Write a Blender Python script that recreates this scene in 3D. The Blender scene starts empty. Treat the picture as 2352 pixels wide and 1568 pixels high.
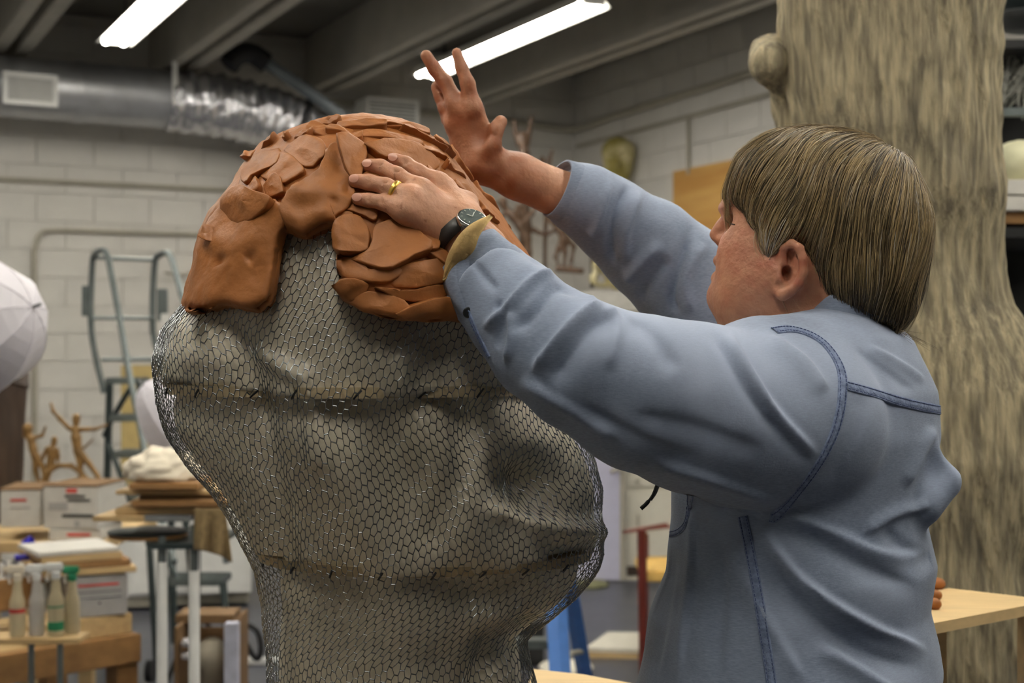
import bpy, bmesh, math, random
import numpy as np
from mathutils import Vector, Matrix
from mathutils.bvhtree import BVHTree
random.seed(7); RNG = np.random.default_rng(7)
scene = bpy.context.scene
COL = scene.collection
# ------------------------------------------------------------------ camera, world, exposure
FPX, CX, HY, CZ = 3267.0, 1176.0, 805.0, 1.50        # focal length in pixels, principal x, horizon row, eye height (m)
cam_d = bpy.data.cameras.new('camera'); cam = bpy.data.objects.new('camera', cam_d); COL.objects.link(cam)
cam.location = (0, 0, CZ); cam.rotation_euler = (math.pi / 2, 0, 0)
cam_d.sensor_width = 36.0; cam_d.lens = FPX * 36.0 / 2352; cam_d.shift_y = (HY - 784) / 2352.0
cam_d.clip_start = 0.05; cam_d.clip_end = 100
cam_d.dof.use_dof = True; cam_d.dof.focus_distance = 1.58; cam_d.dof.aperture_fstop = 6.5
scene.camera = cam
wd = bpy.data.worlds.new('world'); scene.world = wd; wd.use_nodes = True
wd.node_tree.nodes['Background'].inputs[0].default_value = (0.8, 0.85, 1, 1)
wd.node_tree.nodes['Background'].inputs[1].default_value = 0.05
vs = scene.view_settings
vs.view_transform = 'Standard'; vs.look = 'None'; vs.gamma = 1; vs.use_curve_mapping = False; vs.exposure = 0.24
TUBE_STRENGTH = 28.0
# ------------------------------------------------------------------ frame of the room
U = np.array([0.890, 0.456, 0.0]); V = np.array([-0.456, 0.890, 0.0])     # along the back wall / along the side wall
WR, SB = 6.09, 10.70                                                       # side wall at w = WR, back wall at s = SB
ZB, ZC = 3.53, 3.95                                                        # underside of the beams, ceiling slab
ANG = math.atan2(U[1], U[0])
def R3(w, s, z): return w * U + s * V + np.array([0, 0, z])
def W(px, py, d): return np.array([(px - CX) / FPX * d, d, CZ - (py - HY) / FPX * d])
def PX(P):
    P = np.asarray(P); y = np.maximum(P[..., 1], 1e-3)
    return CX + FPX * P[..., 0] / y, HY + FPX * (CZ - P[..., 2]) / y
def on_wall(px, py, s=SB):             # pixel -> point on the plane s = const (parallel to the back wall)
    r = np.array([(px - CX) / FPX, 1.0, -(py - HY) / FPX]); t = s / float(r @ V); return r * t + np.array([0, 0, CZ])
def on_side(px, py, w=WR):
    r = np.array([(px - CX) / FPX, 1.0, -(py - HY) / FPX]); t = w / float(r @ U); return r * t + np.array([0, 0, CZ])
def on_z(px, py, z):
    r = np.array([(px - CX) / FPX, 1.0, -(py - HY) / FPX]); t = (z - CZ) / r[2]; return r * t + np.array([0, 0, CZ])
# ------------------------------------------------------------------ materials
def lin(c): return tuple(((v / 255.0 + 0.055) / 1.055) ** 2.4 if v / 255.0 > 0.04045 else v / 255.0 / 12.92 for v in c)
MATS = {}
def M(name, col, rough=0.6, metal=0.0, var=0.12, scale=20.0, bump=0.0, bscale=60.0, stretch=(1, 1, 1), col2=None, detail=4,
      emit=0.0, trans=0.0, coat=0.0, sheen=0.0, sub=0.0, alpha=1.0, rvar=0.0, spec=0.5, ramp=(0.35, 0.65)):
    m = bpy.data.materials.new(name); m.use_nodes = True; nt = m.node_tree; N = nt.nodes; L = nt.links
    b = N['Principled BSDF']
    a = lin(col); c0 = tuple(max(0, v * (1 - var)) for v in a); c1 = tuple(min(1, v * (1 + var)) for v in a)
    if col2 is not None: c0, c1 = a, lin(col2)
    b.inputs['Roughness'].default_value = rough; b.inputs['Metallic'].default_value = metal
    b.inputs['Specular IOR Level'].default_value = spec
    if emit: b.inputs['Emission Color'].default_value = (*a, 1); b.inputs['Emission Strength'].default_value = emit
    if trans: b.inputs['Transmission Weight'].default_value = trans
    if coat: b.inputs['Coat Weight'].default_value = coat
    if sheen: b.inputs['Sheen Weight'].default_value = sheen
    if sub:
        b.inputs['Subsurface Weight'].default_value = sub; b.inputs['Subsurface Radius'].default_value = (0.012, 0.005, 0.003)
    if alpha < 1: b.inputs['Alpha'].default_value = alpha
    tc = N.new('ShaderNodeTexCoord'); mp = N.new('ShaderNodeMapping'); mp.inputs['Scale'].default_value = stretch
    L.new(tc.outputs['Object'], mp.inputs['Vector'])
    nz = N.new('ShaderNodeTexNoise'); nz.inputs['Scale'].default_value = scale; nz.inputs['Detail'].default_value = detail
    L.new(mp.outputs['Vector'], nz.inputs['Vector'])
    rp = N.new('ShaderNodeValToRGB'); rp.color_ramp.elements[0].position, rp.color_ramp.elements[1].position = ramp
    rp.color_ramp.elements[0].color = (*c0, 1); rp.color_ramp.elements[1].color = (*c1, 1)
    L.new(nz.outputs['Fac'], rp.inputs['Fac']); L.new(rp.outputs['Color'], b.inputs['Base Color'])
    if rvar:
        mr = N.new('ShaderNodeMapRange'); mr.inputs['To Min'].default_value = max(0.02, rough - rvar); mr.inputs['To Max'].default_value = rough + rvar
        L.new(nz.outputs['Fac'], mr.inputs['Value']); L.new(mr.outputs['Result'], b.inputs['Roughness'])
    if bump:
        n2 = N.new('ShaderNodeTexNoise'); n2.inputs['Scale'].default_value = bscale; n2.inputs['Detail'].default_value = 5
        L.new(mp.outputs['Vector'], n2.inputs['Vector'])
        bp = N.new('ShaderNodeBump'); bp.inputs['Strength'].default_value = bump; bp.inputs['Distance'].default_value = 0.01
        L.new(n2.outputs['Fac'], bp.inputs['Height']); L.new(bp.outputs['Normal'], b.inputs['Normal'])
    MATS[name] = m
    return m
# ------------------------------------------------------------------ mesh and object helpers
def mesh_np(name, V_, Fc, smooth=True):
    V_ = np.asarray(V_, dtype=np.float32); Fc = np.asarray(Fc, dtype=np.int32); n = Fc.shape[1]
    me = bpy.data.meshes.new(name)
    me.vertices.add(len(V_)); me.vertices.foreach_set('co', V_.ravel())
    me.loops.add(Fc.size); me.loops.foreach_set('vertex_index', Fc.ravel())
    me.polygons.add(len(Fc)); me.polygons.foreach_set('loop_start', np.arange(0, Fc.size, n, dtype=np.int32))
    me.polygons.foreach_set('use_smooth', np.full(len(Fc), smooth))
    me.update(calc_edges=True); me.validate()
    return me
def put(name, me, mat=None, parent=None, loc=None, rot=None):
    o = bpy.data.objects.new(name, me); COL.objects.link(o)
    if mat is not None and me is not None and not len(me.materials): me.materials.append(mat)
    if parent is not None:
        o.parent = parent; o.matrix_parent_inverse = parent.matrix_world.inverted() if False else Matrix.Translation(-Vector(parent['base'])) if 'base' in parent else Matrix.Identity(4)
    if loc is not None: o.location = loc
    if rot is not None: o.rotation_euler = rot
    return o
def tag(o, label=None, cat=None, group=None, kind=None):
    if label: o['label'] = label
    if cat: o['category'] = cat
    if group: o['group'] = group
    if kind: o['kind'] = kind
    return o
def empty(name, label, cat, base=(0, 0, 0), group=None):
    """a thing: an Empty at its base; children are modelled in world coordinates"""
    o = bpy.data.objects.new(name, None); COL.objects.link(o); o.empty_display_size = 0.05
    o.location = Vector(base); o['base'] = [float(v) for v in base]
    return tag(o, label, cat, group)
class MB:
    """collects simple shapes in one bmesh"""
    def __init__(s): s.bm = bmesh.new()
    def box(s, c, half, rot=0.0, bev=0.0, Rm=None):
        m = Matrix.Translation(Vector(c)) @ (Rm.to_4x4() if Rm is not None else Matrix.Rotation(rot, 4, 'Z')) @ Matrix.Diagonal((*[2 * h for h in half], 1))
        r = bmesh.ops.create_cube(s.bm, size=1, matrix=m)
        if bev:
            es = list({e for v in r['verts'] for e in v.link_edges})
            bmesh.ops.bevel(s.bm, geom=es, offset=bev, segments=2, affect='EDGES')
        return s
    def tube(s, pts, r, seg=10, cap=True, flat=1.0):
        pts = [Vector(p) for p in pts]; rs = r if hasattr(r, '__len__') else [r] * len(pts)
        rings = []; prev = None
        for i, p in enumerate(pts):
            t = (pts[min(i + 1, len(pts) - 1)] - pts[max(i - 1, 0)]).normalized()
            if prev is None:
                a = Vector((0, 0, 1)) if abs(t.z) < 0.9 else Vector((1, 0, 0)); n = t.cross(a).normalized()
            else: n = (prev - t * prev.dot(t)).normalized()
            prev = n; b = t.cross(n)
            rings.append([s.bm.verts.new(p + n * (math.cos(2 * math.pi * k / seg) * rs[i]) + b * (math.sin(2 * math.pi * k / seg) * rs[i] * flat)) for k in range(seg)])
        for A, B in zip(rings, rings[1:]):
            for k in range(seg): s.bm.faces.new((A[k], A[(k + 1) % seg], B[(k + 1) % seg], B[k]))
        if cap:
            s.bm.faces.new(rings[0][::-1]); s.bm.faces.new(rings[-1])
        return s
    def lathe(s, c, prof, seg=20, axis=None):
        """prof: (radius, height) pairs about a vertical axis through c"""
        c = Vector(c); q = axis if axis is not None else Matrix.Identity(3); rings = []
        for r, h in prof:
            rings.append([s.bm.verts.new(c + q @ Vector((r * math.cos(2 * math.pi * k / seg), r * math.sin(2 * math.pi * k / seg), h))) for k in range(seg)])
        for A, B in zip(rings, rings[1:]):
            for k in range(seg): s.bm.faces.new((A[k], A[(k + 1) % seg], B[(k + 1) % seg], B[k]))
        s.bm.faces.new(rings[0][::-1]); s.bm.faces.new(rings[-1]); return s
    def prism(s, pts, thick):
        """polygon pts (3D, planar) extruded by vector thick"""
        t = Vector(thick); A = [s.bm.verts.new(Vector(p)) for p in pts]; B = [s.bm.verts.new(Vector(p) + t) for p in pts]; n = len(pts)
        s.bm.faces.new(A); s.bm.faces.new(B[::-1])
        for k in range(n): s.bm.faces.new((A[k], B[k], B[(k + 1) % n], A[(k + 1) % n]))
        return s
    def build(s, name, mat, parent=None, smooth=False, angle=40):
        bmesh.ops.recalc_face_normals(s.bm, faces=s.bm.faces[:])
        me = bpy.data.meshes.new(name); 
        if smooth:
            for f in s.bm.faces: f.smooth = True
            for e in s.bm.edges:
                if len(e.link_faces) == 2 and e.calc_face_angle(0) > math.radians(angle): e.smooth = False
        s.bm.to_mesh(me); s.bm.free()
        return put(name, me, mat, parent)
def spline(pts, n=8):
    """Catmull-Rom through pts (arrays of any dimension)"""
    P = [np.asarray(p, float) for p in pts]; P = [2 * P[0] - P[1]] + P + [2 * P[-1] - P[-2]]; out = []
    for i in range(1, len(P) - 2):
        for k in range(n):
            t = k / n; a, b, c, d = P[i - 1], P[i], P[i + 1], P[i + 2]
            out.append(0.5 * ((2 * b) + (c - a) * t + (2 * a - 5 * b + 4 * c - d) * t * t + (3 * b - a - 3 * c + d) * t ** 3))
    out.append(P[-2]); return out
# ------------------------------------------------------------------ smooth value noise in numpy
_NT = RNG.random((64, 64, 64)).astype(np.float32)
def vnoise(P, scale):
    Q = np.asarray(P) * scale + 100.0; I = np.floor(Q).astype(int); f = Q - I; f = f * f * (3 - 2 * f); I &= 63; J = (I + 1) & 63
    x0, y0, z0 = I[..., 0], I[..., 1], I[..., 2]; x1, y1, z1 = J[..., 0], J[..., 1], J[..., 2]; fx, fy, fz = f[..., 0], f[..., 1], f[..., 2]
    a = _NT[x0, y0, z0] * (1 - fx) + _NT[x1, y0, z0] * fx; b = _NT[x0, y1, z0] * (1 - fx) + _NT[x1, y1, z0] * fx
    c = _NT[x0, y0, z1] * (1 - fx) + _NT[x1, y0, z1] * fx; d = _NT[x0, y1, z1] * (1 - fx) + _NT[x1, y1, z1] * fx
    return ((a * (1 - fy) + b * fy) * (1 - fz) + (c * (1 - fy) + d * fy) * fz) * 2 - 1
def fbm(P, scale, oct=3):
    r = 0; a = 1.0
    for i in range(oct): r = r + a * vnoise(np.asarray(P) + 3.7 * i, scale * 2 ** i); a *= 0.5
    return r
# ------------------------------------------------------------------ distance fields and surface nets
class Field:
    def __init__(s, lo, hi, h):
        s.lo = np.array(lo, float); s.h = h; s.n = np.ceil((np.array(hi) - s.lo) / h).astype(int) + 1
        s.F = np.full(tuple(s.n), 1.0, np.float32)
    def sub(s, lo, hi):
        a = np.clip(np.floor((np.array(lo) - s.lo) / s.h).astype(int), 0, s.n - 1); b = np.clip(np.ceil((np.array(hi) - s.lo) / s.h).astype(int) + 1, 1, s.n)
        sl = tuple(slice(i, j) for i, j in zip(a, b))
        ax = [s.lo[i] + s.h * np.arange(a[i], b[i], dtype=np.float32) for i in range(3)]
        return sl, ax[0][:, None, None], ax[1][None, :, None], ax[2][None, None, :]
    def merge(s, sl, d, k, op):
        A = s.F[sl]; d = d.astype(np.float32)
        if op == 'cut':
            d = -d; h = np.maximum(k - np.abs(A - d), 0) / max(k, 1e-6); s.F[sl] = np.maximum(A, d) + h * h * k * 0.25
        else:
            h = np.maximum(k - np.abs(A - d), 0) / max(k, 1e-6); s.F[sl] = np.minimum(A, d) - h * h * k * 0.25
    def cap(s, a, b, ra, rb=None, k=0.01, op='add'):
        rb = ra if rb is None else rb; a = np.array(a, float); b = np.array(b, float); m = max(ra, rb) + k + 0.012
        sl, X, Y, Z = s.sub(np.minimum(a, b) - m, np.maximum(a, b) + m)
        ba = b - a; q = float(ba @ ba) + 1e-12
        t = np.clip(((X - a[0]) * ba[0] + (Y - a[1]) * ba[1] + (Z - a[2]) * ba[2]) / q, 0, 1)
        d = np.sqrt((X - a[0] - t * ba[0]) ** 2 + (Y - a[1] - t * ba[1]) ** 2 + (Z - a[2] - t * ba[2]) ** 2) - (ra + (rb - ra) * t)
        s.merge(sl, d, k, op); return s
    def chain(s, pts, rs, k=0.01, op='add'):
        for i in range(len(pts) - 1): s.cap(pts[i], pts[i + 1], rs[i], rs[i + 1], k, op)
        return s
    def ell(s, c, r, k=0.01, op='add', A=None):
        """A: 3x3 rows are the ellipsoid's axes"""
        c = np.array(c, float); r = np.array(r, float); m = max(r) + k + 0.012
        sl, X, Y, Z = s.sub(c - m, c + m); x, y, z = X - c[0], Y - c[1], Z - c[2]
        A = np.eye(3) if A is None else np.array(A)
        q = [x * A[i][0] + y * A[i][1] + z * A[i][2] for i in range(3)]
        k0 = np.sqrt(sum((q[i] / r[i]) ** 2 for i in range(3))); k1 = np.sqrt(sum((q[i] / r[i] ** 2) ** 2 for i in range(3))) + 1e-9
        s.merge(sl, k0 * (k0 - 1) / k1, k, op); return s
    def plane(s, c, n, rad):
        """cut away what lies beyond a plane, near c"""
        c = np.array(c, float); n = np.array(n, float) / np.linalg.norm(n); sl, X, Y, Z = s.sub(c - rad, c + rad)
        d = (X - c[0]) * n[0] + (Y - c[1]) * n[1] + (Z - c[2]) * n[2]; r = np.sqrt((X - c[0]) ** 2 + (Y - c[1]) ** 2 + (Z - c[2]) ** 2)
        s.F[sl] = np.where(r < rad, np.maximum(s.F[sl], d), s.F[sl]).astype(np.float32); return s
    def mesh(s):
        F = s.F; S = F < 0; h = s.h
        c = np.zeros(tuple(s.n - 1), np.int8)
        for i in (0, 1):
            for j in (0, 1):
                for k in (0, 1): c += S[i:F.shape[0] - 1 + i, j:F.shape[1] - 1 + j, k:F.shape[2] - 1 + k]
        act = (c > 0) & (c < 8); co = np.argwhere(act); idx = np.full(act.shape, -1, np.int32); idx[act] = np.arange(len(co))
        acc = np.zeros((len(co), 3)); cnt = np.zeros(len(co))
        for ax in range(3):
            o1, o2 = [a for a in range(3) if a != ax]
            for i in (0, 1):
                for j in (0, 1):
                    a = co.copy(); a[:, o1] += i; a[:, o2] += j; b = a.copy(); b[:, ax] += 1
                    fa = F[a[:, 0], a[:, 1], a[:, 2]]; fb = F[b[:, 0], b[:, 1], b[:, 2]]; x = (fa < 0) != (fb < 0)
                    t = np.where(x, fa / np.where(x, fa - fb, 1), 0)
                    p = np.zeros((len(co), 3)); p[:, ax] = t; p[:, o1] = i; p[:, o2] = j
                    acc += p * x[:, None]; cnt += x
        Vt = s.lo + h * (co + acc / cnt[:, None]); Q = []
        for ax in range(3):
            sa = [slice(None)] * 3; sb = [slice(None)] * 3; sa[ax] = slice(0, -1); sb[ax] = slice(1, None)
            A = S[tuple(sa)]; B = S[tuple(sb)]; e = np.argwhere(A != B); o1, o2 = (ax + 1) % 3, (ax + 2) % 3
            ok = (e[:, o1] > 0) & (e[:, o2] > 0) & (e[:, o1] < s.n[o1] - 1) & (e[:, o2] < s.n[o2] - 1); e = e[ok]
            fl = A[e[:, 0], e[:, 1], e[:, 2]]
            def g(d1, d2):
                q = e.copy(); q[:, o1] += d1; q[:, o2] += d2; return idx[q[:, 0], q[:, 1], q[:, 2]]
            f = np.stack([g(-1, -1), g(0, -1), g(0, 0), g(-1, 0)], 1); f[~fl] = f[~fl][:, ::-1]; Q.append(f)
        Q = np.concatenate(Q); Q = Q[(Q >= 0).all(1)]
        return Vt, Q
def vnormals(Vt, Q):
    n = np.zeros_like(Vt); d = np.cross(Vt[Q[:, 2]] - Vt[Q[:, 0]], Vt[Q[:, 3]] - Vt[Q[:, 1]])
    for i in range(4): np.add.at(n, Q[:, i], d)
    return n / (np.linalg.norm(n, axis=1)[:, None] + 1e-12)
def relax(Vt, Q, it=1, lam=0.5):
    for _ in range(it):
        s = np.zeros_like(Vt); c = np.zeros(len(Vt))
        for i in range(4):
            np.add.at(s, Q[:, i], Vt[Q[:, (i + 1) % 4]]); np.add.at(c, Q[:, i], 1); np.add.at(s, Q[:, (i + 1) % 4], Vt[Q[:, i]]); np.add.at(c, Q[:, (i + 1) % 4], 1)
        Vt = Vt + lam * (s / np.maximum(c, 1)[:, None] - Vt)
    return Vt
def bvh(Vt, Q): return BVHTree.FromPolygons([Vector(v) for v in Vt], [tuple(int(i) for i in q) for q in Q])
EYE = Vector((0, 0, CZ))
def shoot(tree, px, py):
    d = Vector(W(px, py, 1.0)) - EYE; d.normalize(); r = tree.ray_cast(EYE, d); return r[0], r[1]
def seg_dist(qx, qy, pts):
    """distance (px) to a polyline and signed side"""
    best = np.full(qx.shape, 1e9); side = np.zeros(qx.shape); tt = np.zeros(qx.shape); n = len(pts) - 1
    for i in range(n):
        ax, ay = pts[i]; bx, by = pts[i + 1]; dx, dy = bx - ax, by - ay; q = dx * dx + dy * dy
        t = np.clip(((qx - ax) * dx + (qy - ay) * dy) / q, 0, 1); ex, ey = qx - ax - t * dx, qy - ay - t * dy; d = np.hypot(ex, ey)
        m = d < best; best = np.where(m, d, best); side = np.where(m, np.sign(dx * ey - dy * ex), side); tt = np.where(m, (i + t) / n, tt)
    return best, side, tt
# ================================================================== THE ROOM
m_wall = M('painted_block', (212, 209, 202), 0.55, var=0.05, scale=3, bump=0.25, bscale=90)
m_mortar = M('painted_mortar', (200, 197, 189), 0.7, var=0.05, scale=6)
m_ceil = M('ceiling_concrete', (112, 108, 100), 0.8, var=0.10, scale=1.5)
m_beam = M('beam_paint', (172, 168, 158), 0.7, var=0.06, scale=4)
m_floor = M('painted_floor', (62, 64, 74), 0.35, var=0.25, scale=2.5, rvar=0.15, bump=0.05, bscale=20)
m_galv = M('galvanised_steel', (190, 192, 195), 0.42, metal=0.75, var=0.08, scale=8, rvar=0.08)
m_foil = M('foil', (222, 222, 226), 0.24, metal=0.9, var=0.05, scale=20, bump=0.5, bscale=45)
m_white = M('white_paint', (240, 240, 236), 0.45, var=0.03)
m_conduit = M('painted_conduit', (168, 163, 148), 0.5, var=0.06)
m_dark = M('dark_rubber', (28, 28, 30), 0.6)
m_pvc = M('grey_pipe', (105, 112, 116), 0.45, var=0.05)
m_tube = M('fluorescent_tube', (255, 250, 240), 0.4, emit=TUBE_STRENGTH, var=0)
m_glow = M('lamp_housing', (238, 238, 232), 0.35, var=0.02)
W0, S0 = -4.0, -4.5
def slab(name, w0, w1, s0, s1, z0, z1, mat):
    o = MB().box(R3((w0 + w1) / 2, (s0 + s1) / 2, (z0 + z1) / 2), ((w1 - w0) / 2, (s1 - s0) / 2, (z1 - z0) / 2), ANG).build(name, mat)
    return tag(o, kind='structure')
tag(slab('floor', W0, WR, S0, SB, -0.1, 0, m_floor), 'dark blue grey painted concrete floor')
tag(slab('ceiling', W0, WR, S0, SB, ZC, ZC + 0.1, m_ceil), 'dull grey concrete ceiling slab between the beams')
wall_back = tag(slab('wall_back', W0, WR + 0.2, SB, SB + 0.2, -0.1, ZC + 0.1, m_mortar), 'white painted concrete block wall behind the ladder')
wall_right = tag(slab('wall_right', WR, WR + 0.2, S0, SB, -0.1, ZC + 0.1, m_mortar), 'white painted concrete block wall beyond the man')
slab('wall_left', W0 - 0.2, W0, S0, SB, -0.1, ZC + 0.1, m_wall)
slab('wall_front', W0, WR, S0 - 0.2, S0, -0.1, ZC + 0.1, M('dim_wall', (120, 116, 108), .7))
bk = MB().box((0, 0, 0), (0.2008, 0.012, 0.0992), bev=0.003).build('block', m_wall); block_me = bk.data; bpy.data.objects.remove(bk)
for c in range(19):
    z = 0.1 + 0.2032 * c
    if c % 2:
        hb = put('half_block', block_me, None, wall_back, R3(WR - 0.1, SB - 0.004, z), (0, 0, ANG)); hb.scale = (0.5, 1, 1)
        hb = put('half_block', block_me, None, wall_right, R3(WR - 0.004, SB - 0.105, z), (0, 0, ANG + math.pi / 2)); hb.scale = (0.5, 1, 1)
    for i in range(13):
        w = WR - 0.2 - 0.4064 * i - (0.2 if c % 2 else 0)
        o = put('block', block_me, None, wall_back, R3(w, SB - 0.004 - 0.002 * random.random(), z), (0, 0, ANG))
    for i in range(10):
        s = SB - 0.21 - 0.4064 * i - (0.2 if c % 2 else 0)
        o = put('block', block_me, None, wall_right, R3(WR - 0.004 - 0.002 * random.random(), s, z), (0, 0, ANG + math.pi / 2))
_bv = np.array([v.co[:] for v in block_me.vertices]); _bf = [list(p.vertices) for p in block_me.polygons]; _xv, _xf = [], []
for c in range(19):
    for i in range(13, 25):
        a_ = ANG; q = R3(WR - 0.2 - 0.4064 * i - (0.2 if c % 2 else 0), SB - 0.005, 0.1 + 0.2032 * c); n_ = len(_xv)
        for v in _bv: _xv.append((q[0] + v[0] * math.cos(a_) - v[1] * math.sin(a_), q[1] + v[0] * math.sin(a_) + v[1] * math.cos(a_), q[2] + v[2]))
        _xf += [[j + n_ for j in f] for f in _bf]
_me = bpy.data.meshes.new('far_blocks'); _me.from_pydata([tuple(map(float, v)) for v in _xv], [], _xf); tag(put('far_blocks', _me, m_wall, wall_back), kind='stuff')
# ceiling beams: pairs of narrow stems running away from the viewer
k = 1
for wc in (-2.36, -1.1, 0.14, 1.37, 2.55, 3.76, 5.02):
    for dw in (-0.07, 0.085):
        o = MB().box(R3(wc + dw, (S0 + SB) / 2, (ZB + ZC) / 2), (0.048, (SB - S0) / 2, (ZC - ZB) / 2), ANG, bev=0.006).build('beam_%d' % k, m_beam)
        tag(o, kind='structure'); k += 1
# fluorescent fixtures: two rows in view, continued over the rest of the room
def fixture(w, s1, z, label, group, hang=False):
    Ln = 2.36; s0 = s1 - Ln; t = empty('fluorescent_light', label, 'ceiling light', R3(w, (s0 + s1) / 2, ZC), group)
    hs = MB(); q = lambda dw, dz: R3(w + dw, s0, z + dz)
    hs.prism([q(-0.115, 0.0), q(-0.05, 0.075), q(0.05, 0.075), q(0.115, 0.0), q(0.108, 0.0), q(0.045, 0.066), q(-0.045, 0.066), q(-0.108, 0.0)], V * Ln).build('housing', m_glow, t)
    for dw in (-0.055, 0.055):
        MB().tube([R3(w + dw, s0 + 0.03, z + 0.010), R3(w + dw, s1 - 0.03, z + 0.010)], 0.019, 8).build('tube', m_tube, t, True)
    for ss in (s0, s1): MB().box(R3(w, ss, z + 0.035), (0.07, 0.012, 0.03), ANG).build('end_plate', m_glow, t)
    for ss in (s0 + 0.35, s1 - 0.35): MB().tube([R3(w, ss, z + 0.07), R3(w, ss, ZC)], 0.006, 6).build('hanger', m_dark, t)
    return t
ZL = 3.43
rows = {1.857: 'over the galvanised duct', 4.037: 'behind the raised hand', -0.33: '', -2.5: ''}
fixture(1.857, 9.15, ZL, 'bright fluorescent tube light hanging beside the galvanised duct', None)
fixture(4.037, 9.24, ZL, 'long bright fluorescent tube light behind the raised hand', None)
for w in (1.857, 4.037):
    for i in (1, 2, 3):
        fixture(w, (9.15 if w < 3 else 9.24) - 2.62 * i, ZL, 'white fluorescent tube light further along the rows overhead', 'fluorescent lights overhead')
for w in (-0.33,):
    for i in (0, 1, 2, 3):
        fixture(w, 9.1 - 2.62 * i, ZL, 'white fluorescent tube light further along the rows overhead', 'fluorescent lights overhead')
# ---- round duct along the back wall
SD = 10.2; ZD = 3.30; RD = 0.207
duct = empty('air_duct', 'round galvanised ventilation duct with a crinkled foil section under the ceiling', 'air duct', R3(1.5, SD, ZD))
wj = 2.5
MB().tube([R3(-2.5, SD, ZD), R3(1.82, SD, ZD)], RD, 32).build('duct_section', m_galv, duct, True)
MB().tube([R3(1.84, SD, ZD), R3(wj, SD, ZD)], RD + 0.002, 32).build('duct_section', m_galv, duct, True)
MB().tube([R3(1.80, SD, ZD), R3(1.83, SD, ZD), R3(1.86, SD, ZD)], [RD + 0.006, RD + 0.010, RD + 0.006], 32).build('joint_band', m_galv, duct, True)
# crinkled foil flex: bends down to the right
cen = spline([R3(wj - 0.05, SD, ZD), R3(2.9, SD - 0.02, ZD - 0.03), R3(3.25, SD - 0.05, ZD - 0.10), R3(3.55, SD - 0.08, ZD - 0.25), R3(3.75, SD - 0.1, ZD - 0.5)], 24)
NS = 48; Vf = []; Ff = []
for i, p in enumerate(cen):
    t = cen[min(i + 1, len(cen) - 1)] - cen[max(i - 1, 0)]; t = t / np.linalg.norm(t); n = np.cross(t, [0, 0, 1]); n /= np.linalg.norm(n); b = np.cross(n, t)
    for a in range(NS):
        th = 2 * math.pi * a / NS; dr = RD + 0.014 + 0.010 * math.sin(i * 1.05 + 0.8 * math.sin(th * 2)) + 0.012 * float(vnoise(np.array([i * 0.35, a * 0.7, 3.0]), 1.0))
        Vf.append(p + dr * (n * math.cos(th) + b * math.sin(th)))
for i in range(len(cen) - 1):
    for a in range(NS): Ff.append((i * NS + a, i * NS + (a + 1) % NS, (i + 1) * NS + (a + 1) % NS, (i + 1) * NS + a))
put('foil_sleeve', mesh_np('foil_sleeve', Vf, Ff), m_foil, duct)
def hoop(c, t, r, rr, name, mat, par):
    t = t / np.linalg.norm(t); n = np.cross(t, [0, 0, 1]); n /= np.linalg.norm(n); b = np.cross(n, t)
    MB().tube([c + r * (n * math.cos(a) + b * math.sin(a)) for a in np.linspace(0, 2 * math.pi, 40)], rr, 6, cap=False).build(name, mat, par, True)
hoop(cen[58], cen[60] - cen[56], RD + 0.036, 0.014, 'black_strap', m_dark, duct)
hs = R3(wj - 0.05, SD, ZD)
MB().box(hs - V * (RD + 0.012) + np.array([0, 0, 0.10]), (0.018, 0.006, 0.16), ANG).build('hanger_strap', m_white, duct)
MB().tube([hs - V * (RD + 0.01) + np.array([0, 0, 0.2]), hs - V * (RD + 0.01) + np.array([0, 0, 0.65])], 0.008, 6).build('hanger_rod', m_conduit, duct)
# register on the duct
g0 = on_wall(70, 205, SD - RD - 0.02)
reg = empty('air_register', 'white framed air grille set into the side of the round duct', 'air vent', g0)
def framed(o, c, hw, hh, n, fw, mat, inner, slats, vert=True, ang=ANG):
    """rectangular frame facing the viewer with slats"""
    u = np.array([math.cos(ang), math.sin(ang), 0]); zz = np.array([0, 0, 1.0])
    for sgn in (-1, 1):
        MB().box(c + u * sgn * (hw - fw / 2), (fw / 2, 0.012, hh), ang, bev=0.002).build('frame_side', mat, o)
        MB().box(c + zz * sgn * (hh - fw / 2), (hw - fw, 0.012, fw / 2), ang, bev=0.002).build('frame_rail', mat, o)
    MB().box(c + np.array([-math.sin(ang), math.cos(ang), 0]) * 0.012, (hw - fw, 0.003, hh - fw), ang).build('backing', inner, o)
    for i in range(slats):
        f = (i + 0.5) / slats * 2 - 1
        if vert: MB().box(c + u * f * (hw - fw), (0.004, 0.006, hh - fw), ang).build('slat', mat, o)
        else: MB().box(c + zz * f * (hh - fw), (hw - fw, 0.006, 0.006), ang).build('slat', mat, o)
m_grille = M('grille_grey', (120, 118, 108), 0.6)
framed(reg, g0, 0.178, 0.108, None, 0.03, m_white, m_grille, 18)
g1 = on_wall(902, 262, SB - 0.35)
vent = empty('ceiling_vent', 'white framed louvred vent above the clay, against the back wall', 'air vent', g1)
framed(vent, g1, 0.222, 0.125, None, 0.026, m_white, M('vent_grey', (150, 152, 148), 0.5), 7, False)
MB().box(g1 + V * 0.18, (0.215, 0.16, 0.12), ANG, bev=0.004).build('plenum_box', m_white, vent)
# dark fan housing and grey pipe
pe = empty('drain_pipe', 'grey plastic pipe with dark elbow sloping down past the foil duct', 'pipe', on_wall(560, 130, 9.9))
MB().tube(spline([on_wall(525, 150, 9.9), on_wall(545, 128, 9.9), on_wall(575, 122, 9.9), on_wall(612, 145, 9.9)], 6), 0.075, 14).build('elbow', m_dark, pe, True)
MB().tube([on_wall(600, 135, 9.9), on_wall(700, 205, 9.9), on_wall(830, 300, 9.9)], 0.045, 14).build('pipe_run', m_pvc, pe, True)
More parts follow.
